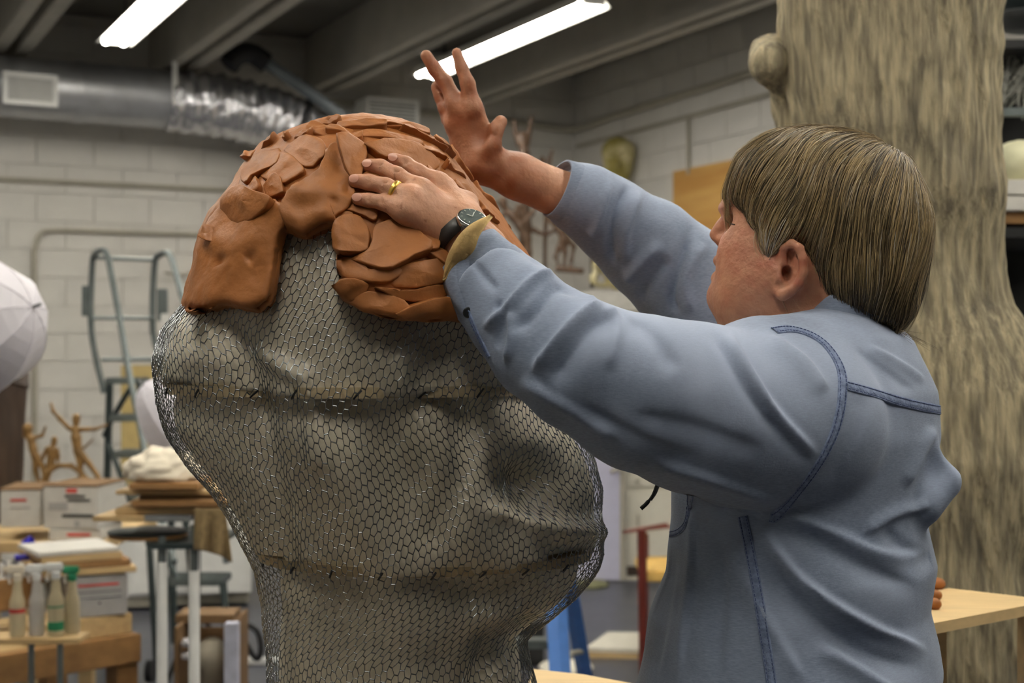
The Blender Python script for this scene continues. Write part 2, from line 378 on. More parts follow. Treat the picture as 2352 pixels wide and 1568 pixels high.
# conduits on the walls
def conduit(label, pts, r, name='conduit'):
    o = MB().tube(pts, r, 8).build(name, m_conduit, None, True); return tag(o, label, 'pipe')
conduit('painted pipe running along the top of both walls into the corner', [on_wall(750, 232, SB - 0.06), on_wall(1000, 262, SB - 0.06)] + spline([on_wall(1180, 281, SB - 0.06), on_wall(1290, 296, SB - 0.07), on_side(1345, 290, WR - 0.07), on_side(1400, 270, WR - 0.06)], 6) + [on_side(1900, 112, WR - 0.06), on_side(2500, -80, WR - 0.06)], 0.028, 'wall_pipe')
conduit('thin painted conduit below the upper pipe on the far wall', [on_side(1325, 336, WR - 0.04), on_side(1600, 262, WR - 0.04), on_side(1900, 178, WR - 0.04)], 0.016)
conduit('thin upright conduit above the plywood sheet', [on_side(1580, 272, WR - 0.04), on_side(1581, 400, WR - 0.04)], 0.014)
conduit('long straight painted conduit crossing the wall under the duct', [on_wall(-150, 404, SB - 0.04), on_wall(560, 438, SB - 0.04), on_wall(1150, 466, SB - 0.04)], 0.018)
conduit('painted conduit bent around the ladder, running down the wall', spline([on_wall(560, 541, SB - 0.04), on_wall(300, 534, SB - 0.04), on_wall(130, 529, SB - 0.04), on_wall(92, 540, SB - 0.04), on_wall(78, 580, SB - 0.04)], 5) + [on_wall(79, 800, SB - 0.04), on_wall(80, 1120, SB - 0.04)], 0.018)
conduit('small bent metal hook rod sticking out of the wall', [on_wall(378, 626, SB - 0.06), on_wall(392, 628, SB - 0.12), on_wall(420, 630, SB - 0.1), on_wall(450, 622, SB - 0.02)], 0.010, 'wall_hook')
# ================================================================== THE SCULPTURE: wire-covered form with clay on top
BD = 1.75                                                     # depth of its axis
LV = np.array([  # row, left, right (px at the axis depth), half depth (m)
 [305, 800, 850, .015], [318, 725, 925, .055], [335, 675, 985, .085], [370, 620, 1032, .125], [420, 580, 1068, .160], [480, 538, 1108, .190], [540, 512, 1150, .207], [600, 490, 1195, .218],
 [660, 462, 1230, .226], [715, 425, 1258, .232], [760, 388, 1275, .236], [830, 370, 1290, .238], [920, 375, 1302, .234], [965, 388, 1314, .230],
 [1000, 402, 1338, .226], [1060, 440, 1364, .218], [1120, 490, 1378, .210], [1180, 530, 1374, .200], [1240, 558, 1378, .188], [1270, 575, 1380, .182],
 [1300, 590, 1372, .175], [1330, 597, 1356, .168], [1370, 605, 1325, .160], [1400, 609, 1286, .154], [1440, 614, 1238, .148], [1470, 617, 1204, .145],
 [1500, 619, 1214, .144], [1568, 620, 1228, .144], [1650, 614, 1236, .146], [1760, 608, 1240, .150]], float)
SC = FPX / BD
zt = CZ - (LV[:, 0] - HY) / SC; xl = (LV[:, 1] - CX) / SC; xr = (LV[:, 2] - CX) / SC
_o = np.argsort(zt)
def form(z):
    z = np.asarray(z); f = lambda v: np.interp(z, zt[_o], v[_o])
    return (f(xl) + f(xr)) / 2, np.maximum((f(xr) - f(xl)) / 2, 1e-3), f(LV[:, 3])
RIBS = (CZ - (893 - HY) / SC * 0.96, CZ - (1290 - HY) / SC * 0.95)
def bumps(P):
    """outward displacement (m) of the form, from soft folds on the side facing the camera"""
    px, py = PX(P); fr = np.clip((BD - P[..., 1]) / 0.08, 0, 1); d = np.zeros(px.shape)
    g = lambda x, y, sx, sy: np.exp(-((px - x) / sx) ** 2 - ((py - y) / sy) ** 2)
    d += -0.045 * g(1235, 1110, 75, 60) + 0.016 * g(1300, 1225, 80, 30) - 0.02 * g(1150, 1370, 150, 50)
    d += 0.012 * g(440, 800, 60, 70) - 0.014 * g(560, 900, 60, 160) + 0.010 * g(800, 1000, 120, 200) - 0.018 * g(930, 1120, 90, 120)
    for pts, w, a in (([(600, 815), (650, 850), (700, 870), (720, 960), (730, 1060)], 20, .012), ([(1020, 760), (960, 900), (900, 1010)], 40, -.010), ([(520, 760), (600, 950), (640, 1120), (660, 1280)], 30, -.010),
                      ([(1100, 950), (1060, 1100), (1000, 1230)], 30, -.012), ([(1150, 1175), (1260, 1205), (1372, 1222)], 22, .014), ([(1230, 1440), (1130, 1480), (1100, 1568)], 30, -.018)):
        q, _, _ = seg_dist(px, py, pts); d += a * np.exp(-(q / w) ** 2)
    return d * fr
def skin(th, z, off=0.0):
    xc, a, b = form(z); n = np.stack([np.cos(th) / a, np.sin(th) / b, 0 * th], -1); n /= np.linalg.norm(n, axis=-1)[..., None]
    P = np.stack([xc + a * np.cos(th), BD + b * np.sin(th), z + 0 * th], -1)
    return P + n * (bumps(P) + off)[..., None]
bust = empty('clay_bust', 'oversized head sculpture, wire mesh form with wet terracotta clay on its crown', 'sculpture', (float(form(1.1)[0]), BD, 0.80))
m_core = M('draped_lining', (226, 216, 194), 0.38, var=0.20, scale=5, stretch=(1, 1, 0.5), bump=0.15, bscale=25)
m_rib = M('plywood_rib', (188, 170, 136), 0.6, var=0.15, scale=12)
m_wire = M('galvanised_wire', (140, 144, 148), 0.2, metal=1.0, var=0.1)
m_staple = M('dark_steel', (52, 54, 56), 0.35, metal=0.8)
# lining: tucks in under each wooden rib
zz = np.linspace(0.80, CZ - (330 - HY) / SC, 190); tt = np.linspace(0, 2 * np.pi, 181)[:-1]; TH, ZZ = np.meshgrid(tt, zz)
off = np.full(TH.shape, -0.011)
for zr in RIBS:
    dz = zr - ZZ - 0.008 * np.sin(TH * 3); off -= 0.027 * np.exp(-np.maximum(dz, 0) / 0.035) * (dz > 0)
P = skin(TH, ZZ, 0 * TH); off += 0.006 * fbm(P * np.array([1, 1, 0.45]), 13, 2) + 0.010 * np.sin(7 * TH + ZZ * 16 + 3 * vnoise(P, 5)) * np.clip(.6 + vnoise(P, 4), 0, 1.2)
Pc = skin(TH, ZZ, off); n, mm = TH.shape; I = np.arange(n * mm).reshape(n, mm)
Fc = np.stack([I[:-1], np.roll(I, -1, 1)[:-1], np.roll(I, -1, 1)[1:], I[1:]], -1).reshape(-1, 4)
put('lining', mesh_np('lining', Pc.reshape(-1, 3), Fc), m_core, bust)
for zr in RIBS:                                              # curved plywood ribs, outer edge visible through the wire
    th = np.linspace(0, 2 * np.pi, 120, endpoint=False); ring = []
    for o_, dz in ((-0.011, -0.006), (-0.011, 0.006), (-0.06, 0.006), (-0.06, -0.006)): ring.append(skin(th, np.full(120, zr + dz), np.full(120, o_)))
    Vr = np.concatenate(ring); q = np.arange(120); Fr = np.concatenate([np.stack([a * 120 + q, a * 120 + np.roll(q, -1), b * 120 + np.roll(q, -1), b * 120 + q], -1) for a, b in ((0, 1), (1, 2), (2, 3), (3, 0))])
    put('rib', mesh_np('rib', Vr, Fr, False), m_rib, bust)
    for i in range(8):                                      # staples holding the wire
        a0 = -2.6 + 0.27 * i + 0.03 * random.random(); a_ = skin(np.array([a0, a0 + 0.035]), np.array([zr - 0.006, zr + 0.004 * random.random()]), np.array([0.003, 0.003]))
        MB().tube([a_[0], a_.mean(0) * np.array([1, 1, 1]) + np.array([0, -0.003, 0]), a_[1]], 0.0013, 5).build('staple', m_staple, bust, True)
# hexagonal wire netting: a flat lattice wrapped on the form by arc length
cw, ch = 0.0122, 0.0112; ROT = math.radians(-22)
def wrap(S, T):
    """S: arc length from the front (m), T: height"""
    zg = np.linspace(0.80, CZ - (322 - HY) / SC, 240); th = np.linspace(-1.5 * np.pi, 0.5 * np.pi, 361)
    tg, zz_ = np.meshgrid(th, zg); Q = skin(tg, zz_, 0 * tg); L = np.concatenate([np.zeros((240, 1)), np.cumsum(np.linalg.norm(np.diff(Q, axis=1), axis=2), 1)], 1)
    L -= L[:, 180:181]
    row = np.clip(np.searchsorted(zg, T), 1, 239); out = np.full(S.shape, np.nan)
    for r in np.unique(row):
        m = row == r; f = (T[m] - zg[r - 1]) / (zg[r] - zg[r - 1])
        A = np.interp(S[m], L[r - 1], th, np.nan, np.nan); B = np.interp(S[m], L[r], th, np.nan, np.nan); out[m] = A * (1 - f) + B * f
    return out
NI, NJ = 190, 130; E = []; key = {}; pts2 = []
def vid(x, y):
    kk = (round(x * 20000), round(y * 20000))
    if kk not in key: key[kk] = len(pts2); pts2.append((x, y))
    return key[kk]
tw = cw * 0.36                                               # length of the twisted side
pitch = ch * 0.62
for i in range(-NI, NI):                                     # twisted sides run along x', each joined to four slanted wires
    for j in range(-NJ, NJ):
        x = (i + 0.5 * (j & 1)) * cw; y = j * pitch
        a = vid(x - tw / 2, y); b = vid(x + tw / 2, y); E.append((a, b, 1))
        for dj in (-1, 1): E.append((b, vid(x + 0.5 * cw - tw / 2, y + dj * pitch), 0))
p2 = np.array(pts2); ca, sa = math.cos(ROT), math.sin(ROT); S_ = p2[:, 0] * ca - p2[:, 1] * sa; T_ = p2[:, 0] * sa + p2[:, 1] * ca
w_ = RNG.normal(0, 0.0005, (len(p2), 2)); S_ = S_ + w_[:, 0] + 0.006 * np.sin(T_ * 17); T_ = T_ + w_[:, 1] + 0.006 * np.sin(S_ * 13 + 1); T_ = T_ + 1.32
ZLO, ZHI = 0.80, CZ - (322 - HY) / SC
inz = (T_ > ZLO) & (T_ < ZHI); th_ = np.full(len(p2), np.nan); th_[inz] = wrap(S_[inz], T_[inz]); ok = inz & np.isfinite(th_) & (th_ > -1.5 * np.pi + 0.02) & (th_ < 0.5 * np.pi - 0.02)
Pw = np.full((len(p2), 3), np.nan); Pw[ok] = skin(th_[ok], T_[ok], 0.0025 + 0.002 * vnoise(np.stack([S_[ok], T_[ok], 0 * T_[ok]], -1), 25))
E = np.array(E); E = E[ok[E[:, 0]] & ok[E[:, 1]]]
A_, B_ = Pw[E[:, 0]], Pw[E[:, 1]]; keep = np.linalg.norm(B_ - A_, axis=1) < 0.03; A_, B_, E = A_[keep], B_[keep], E[keep]
_px, _py = PX((A_ + B_) / 2); keep = ~((_py < 500)); A_, B_, E = A_[keep], B_[keep], E[keep]
r_ = np.where(E[:, 2] == 1, 0.00085, 0.00052)[:, None]; D_ = B_ - A_; D_ /= np.linalg.norm(D_, axis=1)[:, None] + 1e-9
n1 = np.cross(D_, np.array([0.31, 0.52, 0.79])); n1 /= np.linalg.norm(n1, axis=1)[:, None]; n2 = np.cross(D_, n1)
Vw = []; 
for X_ in (A_, B_):
    for kq in range(4): an = kq * math.pi / 2; Vw.append(X_ + r_ * (math.cos(an) * n1 + math.sin(an) * n2))
Vw = np.stack(Vw, 1).reshape(-1, 3); base = np.arange(len(A_))[:, None] * 8
Fw = np.concatenate([base + np.array([[a, (a + 1) % 4, 4 + (a + 1) % 4, 4 + a]]) for a in range(4)])
tag(put('wire_netting', mesh_np('wire_netting', Vw, Fw), m_wire, bust), 'hexagonal galvanised chicken wire', kind='stuff')
# ------------------------------------------------------------------ clay
m_clay = M('terracotta_clay', (154, 96, 48), 0.55, var=0.12, scale=14, bump=0.22, bscale=60, spec=0.35)
POLY = [(380, 712), (480, 718), (530, 706), (600, 720), (627, 694), (640, 640), (652, 560), (660, 537), (700, 548), (740, 530), (771, 522), (771, 560), (787, 620), (768, 662),
        (790, 690), (832, 716), (920, 738), (962, 727), (1050, 738), (1150, 735), (1260, 700), (1300, 500), (1150, 240), (900, 200), (600, 200), (420, 330), (370, 600)]
def poly_sd(qx, qy, poly):
    d = np.full(qx.shape, 1e9); ins = np.zeros(qx.shape, bool); n = len(poly)
    for i in range(n):
        ax, ay = poly[i]; bx, by = poly[(i + 1) % n]; dx, dy = bx - ax, by - ay
        t = np.clip(((qx - ax) * dx + (qy - ay) * dy) / (dx * dx + dy * dy), 0, 1); d = np.minimum(d, np.hypot(qx - ax - t * dx, qy - ay - t * dy))
        c = ((ay > qy) != (by > qy)) & (qx < (bx - ax) * (qy - ay) / (by - ay + 1e-9) + ax); ins ^= c
    return np.where(ins, -d, d)
hc = 0.003; cl = Field((-0.43, 1.46, 1.50), (0.08, 2.06, 1.82), hc)
ax = [cl.lo[i] + hc * np.arange(cl.n[i]) for i in range(3)]; X, Y, Z = np.meshgrid(*ax, indexing='ij'); PT = np.stack([X, Y, Z], -1)
CT = np.array([[266, 860, 880, .012], [270, 810, 912, .045], [277, 758, 940, .070], [286, 712, 965, .090], [300, 678, 992, .110], [320, 638, 1016, .133], [340, 602, 1038, .150], [370, 574, 1063, .170], [400, 555, 1084, .187],
 [450, 526, 1120, .209], [500, 487, 1160, .224], [545, 467, 1196, .234], [610, 454, 1236, .244], [660, 440, 1262, .252], [715, 421, 1290, .258], [780, 400, 1300, .260]], float)
ctz = CZ - (CT[:, 0] - HY) / SC; ctl = (CT[:, 1] - CX) / SC; ctr = (CT[:, 2] - CX) / SC; _co = np.argsort(ctz)
fi = lambda v: np.interp(Z, ctz[_co], v[_co])
xc = (fi(ctl) + fi(ctr)) / 2; a_ = (fi(ctr) - fi(ctl)) / 2; b_ = fi(CT[:, 3])
rho = np.sqrt(((X - xc) / a_) ** 2 + ((Y - BD) / b_) ** 2); G = np.gradient(rho, hc); dd = (rho - 1) / np.sqrt(G[0] ** 2 + G[1] ** 2 + G[2] ** 2 + 1e-6)
dd = np.maximum(dd, Z - ctz.max())
xf, af, bf = form(Z); inner = (np.sqrt(((X - xf) / af) ** 2 + ((Y - BD) / bf) ** 2) - 0.92) * np.minimum(af, bf); inner = np.where(Z > CZ - (320 - HY) / SC, 0.1, inner)
qx, qy = PX(PT)
lump = np.exp(-((qx - 900) / 120) ** 2 - ((qy - 640) / 80) ** 2) * (Y < BD); flap = np.exp(-((qx - 530) / 80) ** 2 - ((qy - 620) / 110) ** 2) * (Y < BD)
th_c = 0.012 * lump + 0.004 * flap + 0.005 * fbm(PT, 11, 2) - 0.004
dp = poly_sd(qx, qy, POLY) / 2050.0
A1 = dd - th_c; kk = 0.012; hh = np.maximum(kk - np.abs(A1 - dp), 0) / kk; Fq = np.maximum(A1, dp) + hh * hh * kk * 0.25
cl.F = np.maximum(Fq, -inner).astype(np.float32)
cv, cq = cl.mesh(); cv = relax(cv, cq, 2); cn = vnormals(cv, cq); cv = cv + cn * (0.0016 * fbm(cv, 45, 3))[:, None]
del X, Y, Z, PT, rho, G, dd, dp, A1, hh, Fq, qx, qy, lump, flap, th_c, a_, b_, xc, xf, af, bf, inner
put('clay_layer', mesh_np('clay_layer', cv, cq), m_clay, bust); clay_tree = bvh(cv, cq)
SLV, SLF, _so = [cv], [cq], len(cv)
def slab_mesh(cent, n, outline, hit, th, tilt, seed, fr=(1.0, .985, .93, .78, .55, .3, .004), dents=()):
    """an irregular pressed slab with crisp edges; outline: 2D points, hit(q): 2D point -> point on the clay below"""
    rg = np.random.default_rng(seed); n = np.array(n) / np.linalg.norm(n); O = np.array(outline, float); c2 = O.mean(0); sz = np.abs(O - c2).max(); NA = len(O)
    ta = rg.uniform(0, 6.28); td = np.array([math.cos(ta), math.sin(ta)]); V_ = []
    for f in fr:
        for q in O:
            q2 = c2 + (q - c2) * f; s_ = hit(q2); u = float((q2 - c2) @ td) / sz
            h_ = th * max(.04, 1 + tilt * u) + .0011 * math.sin(5 * u + seed) + .0007 * math.sin(11 * float((q2 - c2) @ td[::-1]) / sz + seed)
            for dx, dy, dr, da in dents: h_ -= da * math.exp(-((q2[0] - dx) ** 2 + (q2[1] - dy) ** 2) / dr ** 2)
            V_.append(s_ + n * (h_ - (.0016 if f == 1.0 else .0003 if f == .985 else 0)))
    for f, hb in ((1.0, None), (.99, -.005)):
        for k, q in enumerate(O): V_.append(V_[k] if hb is None else hit(c2 + (q - c2) * f) + n * hb)
    NR = len(fr); F_ = [(r * NA + a, r * NA + (a + 1) % NA, (r + 1) * NA + (a + 1) % NA, (r + 1) * NA + a) for r in range(NR - 1) for a in range(NA)]
    F_ += [((NR + 1) * NA + a, (NR + 1) * NA + (a + 1) % NA, NR * NA + (a + 1) % NA, NR * NA + a) for a in range(NA)]
    me = mesh_np('clay_slab', V_, F_); return put('clay_slab', me, m_clay, bust)
def blob(hl, hw, seed, sq, NA=36):
    """irregular slab outline: a rectangle with jittered, slightly rounded corners"""
    rg = np.random.default_rng(seed); C = [np.array([sx * hl * rg.uniform(.72, 1.1), sy * hw * rg.uniform(.65, 1.15)]) for sx, sy in ((-1, -1), (0.05, -1.1), (1, -1), (1.1, .1), (1, 1), (-.1, 1.08), (-1, 1))]
    if sq < .5: C = [c * (1 - .3 * (abs(c[0]) > .5 * hl and abs(c[1]) > .5 * hw)) for c in C]
    P = []; n = len(C)
    for i in range(n):
        a, b = C[i], C[(i + 1) % n]
        for t in (.12, .37, .62, .87): P.append(a * (1 - t) + b * t + rg.normal(0, .012, 2) * min(hl, hw))
    P = np.array(P); return .5 * P + .25 * (np.roll(P, 1, 0) + np.roll(P, -1, 0))
def clay_slab(c, n, ang, hl, hw, th, tilt=0.0, seed=0, square=0.5, mat=m_clay):
    n = np.array(n) / np.linalg.norm(n); c = np.array(c); e = np.cross(n, [0, 1, 0.2]); e = e / np.linalg.norm(e); f = np.cross(n, e); t1 = math.cos(ang) * e + math.sin(ang) * f; t2 = np.cross(n, t1)
    def hit(q):
        p = c + t1 * q[0] + t2 * q[1]; r = clay_tree.ray_cast(Vector(p + n * 0.05), Vector(-n), 0.11); return np.array(r[0]) if r[0] is not None else p - n * 0.01
    return slab_mesh(c, n, blob(hl, hw, seed, square), hit, th, tilt, seed)
def slab_px(px, py, hl, hw, deg, th=0.006, tilt=0.0, sq=0.6):
    p, n = shoot(clay_tree, px, py)
    if p is None: return
    clay_slab(p, n, math.radians(-deg), hl / 2100.0, hw / 2100.0, th * .75, .95 if hw > 10 else .2, int(px * 7 + py), sq)
def slab_poly(pts, th, tilt=0.3, dents=()):
    P = np.array(spline(list(pts) + [pts[0]], 6 if dents else 3)[:-1]); rg = np.random.default_rng(int(pts[0][0])); P = P + rg.normal(0, 1.0, P.shape)
    c = P.mean(0); p, n = shoot(clay_tree, *c)
    if p is None: return
    pc = np.array(p)
    def hit(q):
        h_, _ = shoot(clay_tree, q[0], q[1])
        if h_ is None or abs(h_[1] - pc[1]) > .12: return W(q[0], q[1], pc[1] + .01)
        return np.array(h_)
    n = np.array(n) * .6 + np.array([0, -.5, .1]); slab_mesh(pc, n, P, hit, th * .9, tilt * 2.4, int(c[0] + c[1]), ((1.0, .985, .95) + tuple(np.linspace(.9, .05, 16)) + (.004,)) if dents else (1.0, .985, .93, .78, .55, .3, .004), dents)
slab_poly([(458, 606), (465, 548), (498, 484), (550, 458), (600, 450), (650, 470), (663, 502), (652, 548), (641, 582), (634, 640), (628, 690), (602, 716), (530, 704), (478, 716), (430, 712)], .011, .18, [(515, 600, 12, .006), (508, 606, 7, .005), (580, 598, 10, .004), (590, 560, 40, -.004), (540, 520, 45, .004), (500, 560, 30, -.003), (560, 660, 40, .002), (480, 670, 25, -.003), (600, 640, 30, .002)])
slab_poly([(505, 490), (520, 458), (565, 440), (600, 452), (640, 468), (610, 500), (550, 520)], .015, .4)
slab_poly([(646, 492), (660, 458), (698, 422), (738, 395), (752, 352), (775, 334), (800, 345), (815, 380), (804, 420), (818, 444), (800, 482), (775, 506), (768, 522), (705, 546), (664, 532)], .011, .2, [(780, 390, 18, .006), (740, 450, 30, -.003), (690, 490, 30, .003), (800, 440, 14, .004), (745, 500, 22, -.004), (770, 470, 10, .004), (800, 360, 15, -.004)])
slab_poly([(772, 332), (808, 330), (842, 348), (834, 395), (818, 420), (796, 405), (784, 370)], .016, .3)
slab_poly([(772, 545), (786, 514), (820, 500), (846, 522), (851, 560), (845, 582), (802, 592), (777, 588)], .018, .3)
slab_poly([(800, 600), (850, 575), (862, 522), (920, 510), (962, 540), (992, 580), (950, 600), (900, 624), (858, 620)], .014, .3)
slab_poly([(594, 402), (648, 352), (690, 375), (700, 402), (640, 426)], .005, .3); slab_poly([(652, 345), (690, 318), (742, 330), (748, 366), (702, 386)], .006, .4); slab_poly([(560, 398), (590, 358), (642, 340), (640, 378), (600, 402), (572, 430)], .007, .4); slab_poly([(606, 426), (640, 402), (656, 446), (618, 456)], .008, .3); slab_poly([(545, 450), (556, 405), (590, 405), (604, 430), (590, 452)], .006, .4)
slab_poly([(835, 345), (900, 330), (960, 338), (1010, 372), (985, 398), (930, 372), (880, 372)], .010, .4)
slab_poly([(775, 592), (830, 604), (858, 626), (930, 610), (900, 650), (830, 650), (778, 640)], .008, .3); slab_poly([(770, 660), (800, 640), (850, 652), (830, 684), (800, 694)], .012, .4); slab_poly([(800, 694), (850, 668), (930, 690), (950, 726), (900, 734), (838, 716)], .012, .3); slab_poly([(905, 716), (960, 690), (1050, 680), (1060, 725), (1000, 738), (930, 732)], .016, .3)
slab_poly([(890, 622), (960, 604), (1040, 600), (1060, 640), (980, 660), (905, 660)], .008, .4); slab_poly([(860, 660), (930, 668), (1000, 655), (1050, 660), (1000, 690), (920, 690)], .010, .4)
for a in ((735, 300, 38, 24, 20, .006, .05, 1), (785, 300, 36, 22, 5, .006, .05, 1), (835, 292, 60, 16, -5, .009, .0, 1), (805, 320, 34, 16, 0, .006, .05, 1), (880, 286, 75, 14, -8, .007, .04, 1), (700, 312, 26, 16, 35, .006, .04, 1), (760, 284, 30, 12, 10, .007, .04, 1),
          (930, 296, 70, 13, -16, .008, .04, 1), (985, 322, 60, 13, -32, .007, .04, 1), (900, 318, 85, 15, -6, .006, .0, 1), (1000, 352, 50, 14, -42, .006, .04, .9), (1045, 392, 48, 13, -50, .006, .04, 1), (960, 310, 50, 9, -22, .011, .04, 1), (1020, 345, 44, 9, -38, .011, .04, 1),
          (1020, 386, 10, 8, 10, .014, 0, .4), (1000, 402, 30, 18, -20, .005, 0, .8), (1072, 442, 60, 18, -52, .007, .03, .7), (1120, 492, 50, 20, -50, .007, .03, .7), (830, 480, 42, 22, 12, .005, .05, 1), (790, 505, 28, 18, 0, .007, 0, 1), (860, 430, 40, 30, 60, .006, .04, 1),
          (960, 558, 55, 26, -18, .010, .04, .8), (1010, 590, 50, 24, -10, .010, .03, .8), (1060, 622, 50, 30, -10, .010, .0, .7), (1075, 690, 46, 26, 0, .010, 0, .7), (575, 355, 28, 13, 52, .007, .04, .8), (622, 328, 32, 14, 38, .007, .04, .8), (662, 318, 14, 10, 35, .010, 0, .3), (500, 540, 34, 20, 70, .014, .03, .5), (690, 440, 34, 18, 40, .006, .05, .8)):
    slab_px(*a)
rg = np.random.default_rng(3)
for i in range(26):                                          # the far side of the crown
    th = rg.uniform(0.15, math.pi - 0.15); z = rg.uniform(1.60, 1.74); p = skin(np.array([th]), np.array([z]), np.array([0.03]))[0]; c_ = np.array([form(z)[0], BD, z - 0.05]); n = p - c_
    r = clay_tree.ray_cast(Vector(p + n * 0.3), Vector(-n).normalized(), 0.4)
    if r[0] is not None: clay_slab(r[0], r[1], rg.uniform(0, 3.1), rg.uniform(.02, .04), rg.uniform(.010, .02), .007, .03, i, .8)
# ================================================================== THE MAN
def skin_mat():
    m = M('skin', (190, 140, 110), 0.5, var=0.10, scale=45, bump=0.18, bscale=160, sub=0.12, spec=0.4)
    nt = m.node_tree; N = nt.nodes; L = nt.links; b = N['Principled BSDF']; src = b.inputs['Base Color'].links[0].from_socket
    for attr, col, f in (('ruddy', (158, 84, 62), 0.75), ('clay', (132, 70, 36), 0.85)):
        at = N.new('ShaderNodeAttribute'); at.attribute_name = attr
        mx = N.new('ShaderNodeMix'); mx.data_type = 'RGBA'; mx.inputs[7].default_value = (*lin(col), 1)
        ml = N.new('ShaderNodeMath'); ml.operation = 'MULTIPLY'; ml.inputs[1].default_value = f
        L.new(at.outputs['Fac'], ml.inputs[0]); L.new(ml.outputs[0], mx.inputs[0]); L.new(src, mx.inputs[6]); src = mx.outputs[2]
    L.new(src, b.inputs['Base Color']); return m
m_skin = skin_mat()
P_ = W
HF = Field(W(770, 60, 1.9) * [1, 0, 1] + [0, 1.40, 0], (0.60, 2.10, 1.99), 0.0024)
HF = Field((-0.24, 1.40, 1.08), (0.56, 2.10, 1.93), 0.0024)
mm = lambda px, d=1.7: px * d / FPX          # pixels -> metres at depth d
# --- head (facing left, away, chin lifted)
fd = np.array([-0.94, 0.34, 0.0]); fd3 = np.array([-0.94 * math.cos(0.42), 0.34 * math.cos(0.42), math.sin(0.42)]); ld = np.array([-0.34, -0.94, 0.0]); ud = np.cross(fd3, ld); ud *= np.sign(ud[2]); AX = [fd3, ld, ud]
HF.ell(P_(1905, 496, 1.70), (0.108, 0.074, 0.086), 0.01, A=AX)
HF.ell(P_(1960, 560, 1.70), (0.085, 0.070, 0.085), 0.02, A=AX)
HF.ell(P_(1765, 480, 1.715), (0.052, 0.062, 0.058), 0.03, A=AX)             # forehead
HF.ell(P_(1768, 590, 1.705), (0.058, 0.064, 0.075), 0.02, A=AX)             # mid face
HF.ell(P_(1722, 588, 1.690), (0.034, 0.026, 0.036), 0.02, A=AX)             # near cheek
HF.ell(P_(1712, 588, 1.755), (0.034, 0.024, 0.036), 0.02, A=AX)
HF.ell(P_(1698, 622, 1.735), (0.024, 0.028, 0.030), 0.015, A=AX)            # muzzle
HF.ell(P_(1668, 684, 1.730), (0.0225, 0.026, 0.020), 0.016, A=AX)           # chin
HF.cap(P_(1690, 690, 1.700), P_(1800, 640, 1.652), 0.024, 0.026, 0.03)      # jaw, both sides
HF.cap(P_(1690, 690, 1.755), P_(1830, 640, 1.785), 0.024, 0.026, 0.03)
HF.ell(P_(1745, 705, 1.70), (0.045, 0.050, 0.030), 0.02)                    # under the chin
HF.ell(P_(1740, 665, 1.672), (0.040, 0.022, 0.034), 0.02, A=AX)             # jowl
HF.cap(P_(1850, 620, 1.71), P_(1870, 840, 1.725), 0.062, 0.070, 0.03)       # neck
HF.cap(P_(1760, 735, 1.71), P_(1800, 840, 1.725), 0.044, 0.050, 0.02)
HF.ell(P_(1672, 506, 1.705), (0.016, 0.018, 0.012), 0.014, 'cut', A=AX)     # eye socket
HF.ell(P_(1690, 505, 1.718), (0.015, 0.016, 0.013), 0.006, A=AX)            # closed lid
HF.cap(P_(1680, 470, 1.700), P_(1664, 478, 1.745), 0.008, 0.008, 0.012)     # brow
HF.chain([P_(1684, 492, 1.748), P_(1662, 520, 1.755), P_(1648, 538, 1.760)], [0.0075, 0.0085, 0.0098], 0.008)  # nose
HF.ell(P_(1668, 552, 1.752), (0.013, 0.013, 0.008), 0.006)
HF.cap(P_(1650, 598, 1.752), P_(1674, 606, 1.720), 0.0070, 0.005, 0.005)    # lips
HF.cap(P_(1647, 638, 1.752), P_(1670, 632, 1.718), 0.0078, 0.006, 0.005)
HF.cap(P_(1626, 616, 1.755), P_(1676, 617, 1.700), 0.0048, 0.0026, 0.002, 'cut')
# ear
ED = 1.630
er = [(1793, 592, ED + .004), (1800, 570, ED), (1818, 559, ED - .006), (1836, 570, ED - .011), (1845, 595, ED - .013), (1845, 625, ED - .013), (1835, 652, ED - .011), (1815, 668, ED - .007), (1798, 676, ED - .002), (1786, 668, ED + .003)]
HF.ell(P_(1818, 618, ED + .002), (0.0155, 0.007, 0.029), 0.006)
HF.ell(P_(1812, 616, ED - .012), (0.0135, 0.0095, 0.0235), 0.004, 'cut')
HF.chain([P_(*e) for e in er], [.0040, .0046, .0050, .0052, .0052, .0052, .0054, .0062, .0068, .0058], 0.003)
HF.chain([P_(1826, 582, ED - .001), P_(1831, 605, ED - .003), P_(1830, 632, ED - .003), P_(1815, 650, ED - .002)], [.003, .0036, .0038, .0036], 0.004)
HF.chain([P_(1787, 622, ED), P_(1790, 640, ED - .002), P_(1794, 655, ED)], [.0045, .0048, .0045], 0.004)
HF.ell(P_(1806, 628, ED + .001), (0.006, 0.012, 0.009), 0.003, 'cut')
HF.ell(P_(1815, 590, ED - .001), (0.0035, 0.008, 0.009), 0.003, 'cut')
# --- near (left) hand lying on the clay
def cd(px, py, default=1.56):
    p, n = shoot(clay_tree, px, py); return p[1] if p is not None else default
def finger(pts, rs, lift, k=0.004):
    P = [P_(x, y, cd(x, y) - l) for (x, y), l in zip(pts, lift)]; HF.chain(P, rs, k); return P
f_idx = finger([(905, 366), (932, 376), (962, 396), (1008, 424)], [.0076, .0082, .0090, .0105], [.010, .014, .020, .026])
f_mid = finger([(846, 380), (874, 384), (912, 403), (968, 440)], [.0080, .0086, .0094, .0110], [.010, .014, .021, .028])
f_rng = finger([(816, 415), (846, 418), (886, 428), (942, 456)], [.0078, .0084, .0092, .0108], [.010, .014, .021, .028])
f_pky = finger([(823, 457), (848, 460), (880, 465), (930, 486)], [.0070, .0075, .0082, .0100], [.010, .013, .018, .024])
wl = P_(1040, 540, 1.545); wl2 = P_(1100, 600, 1.54)
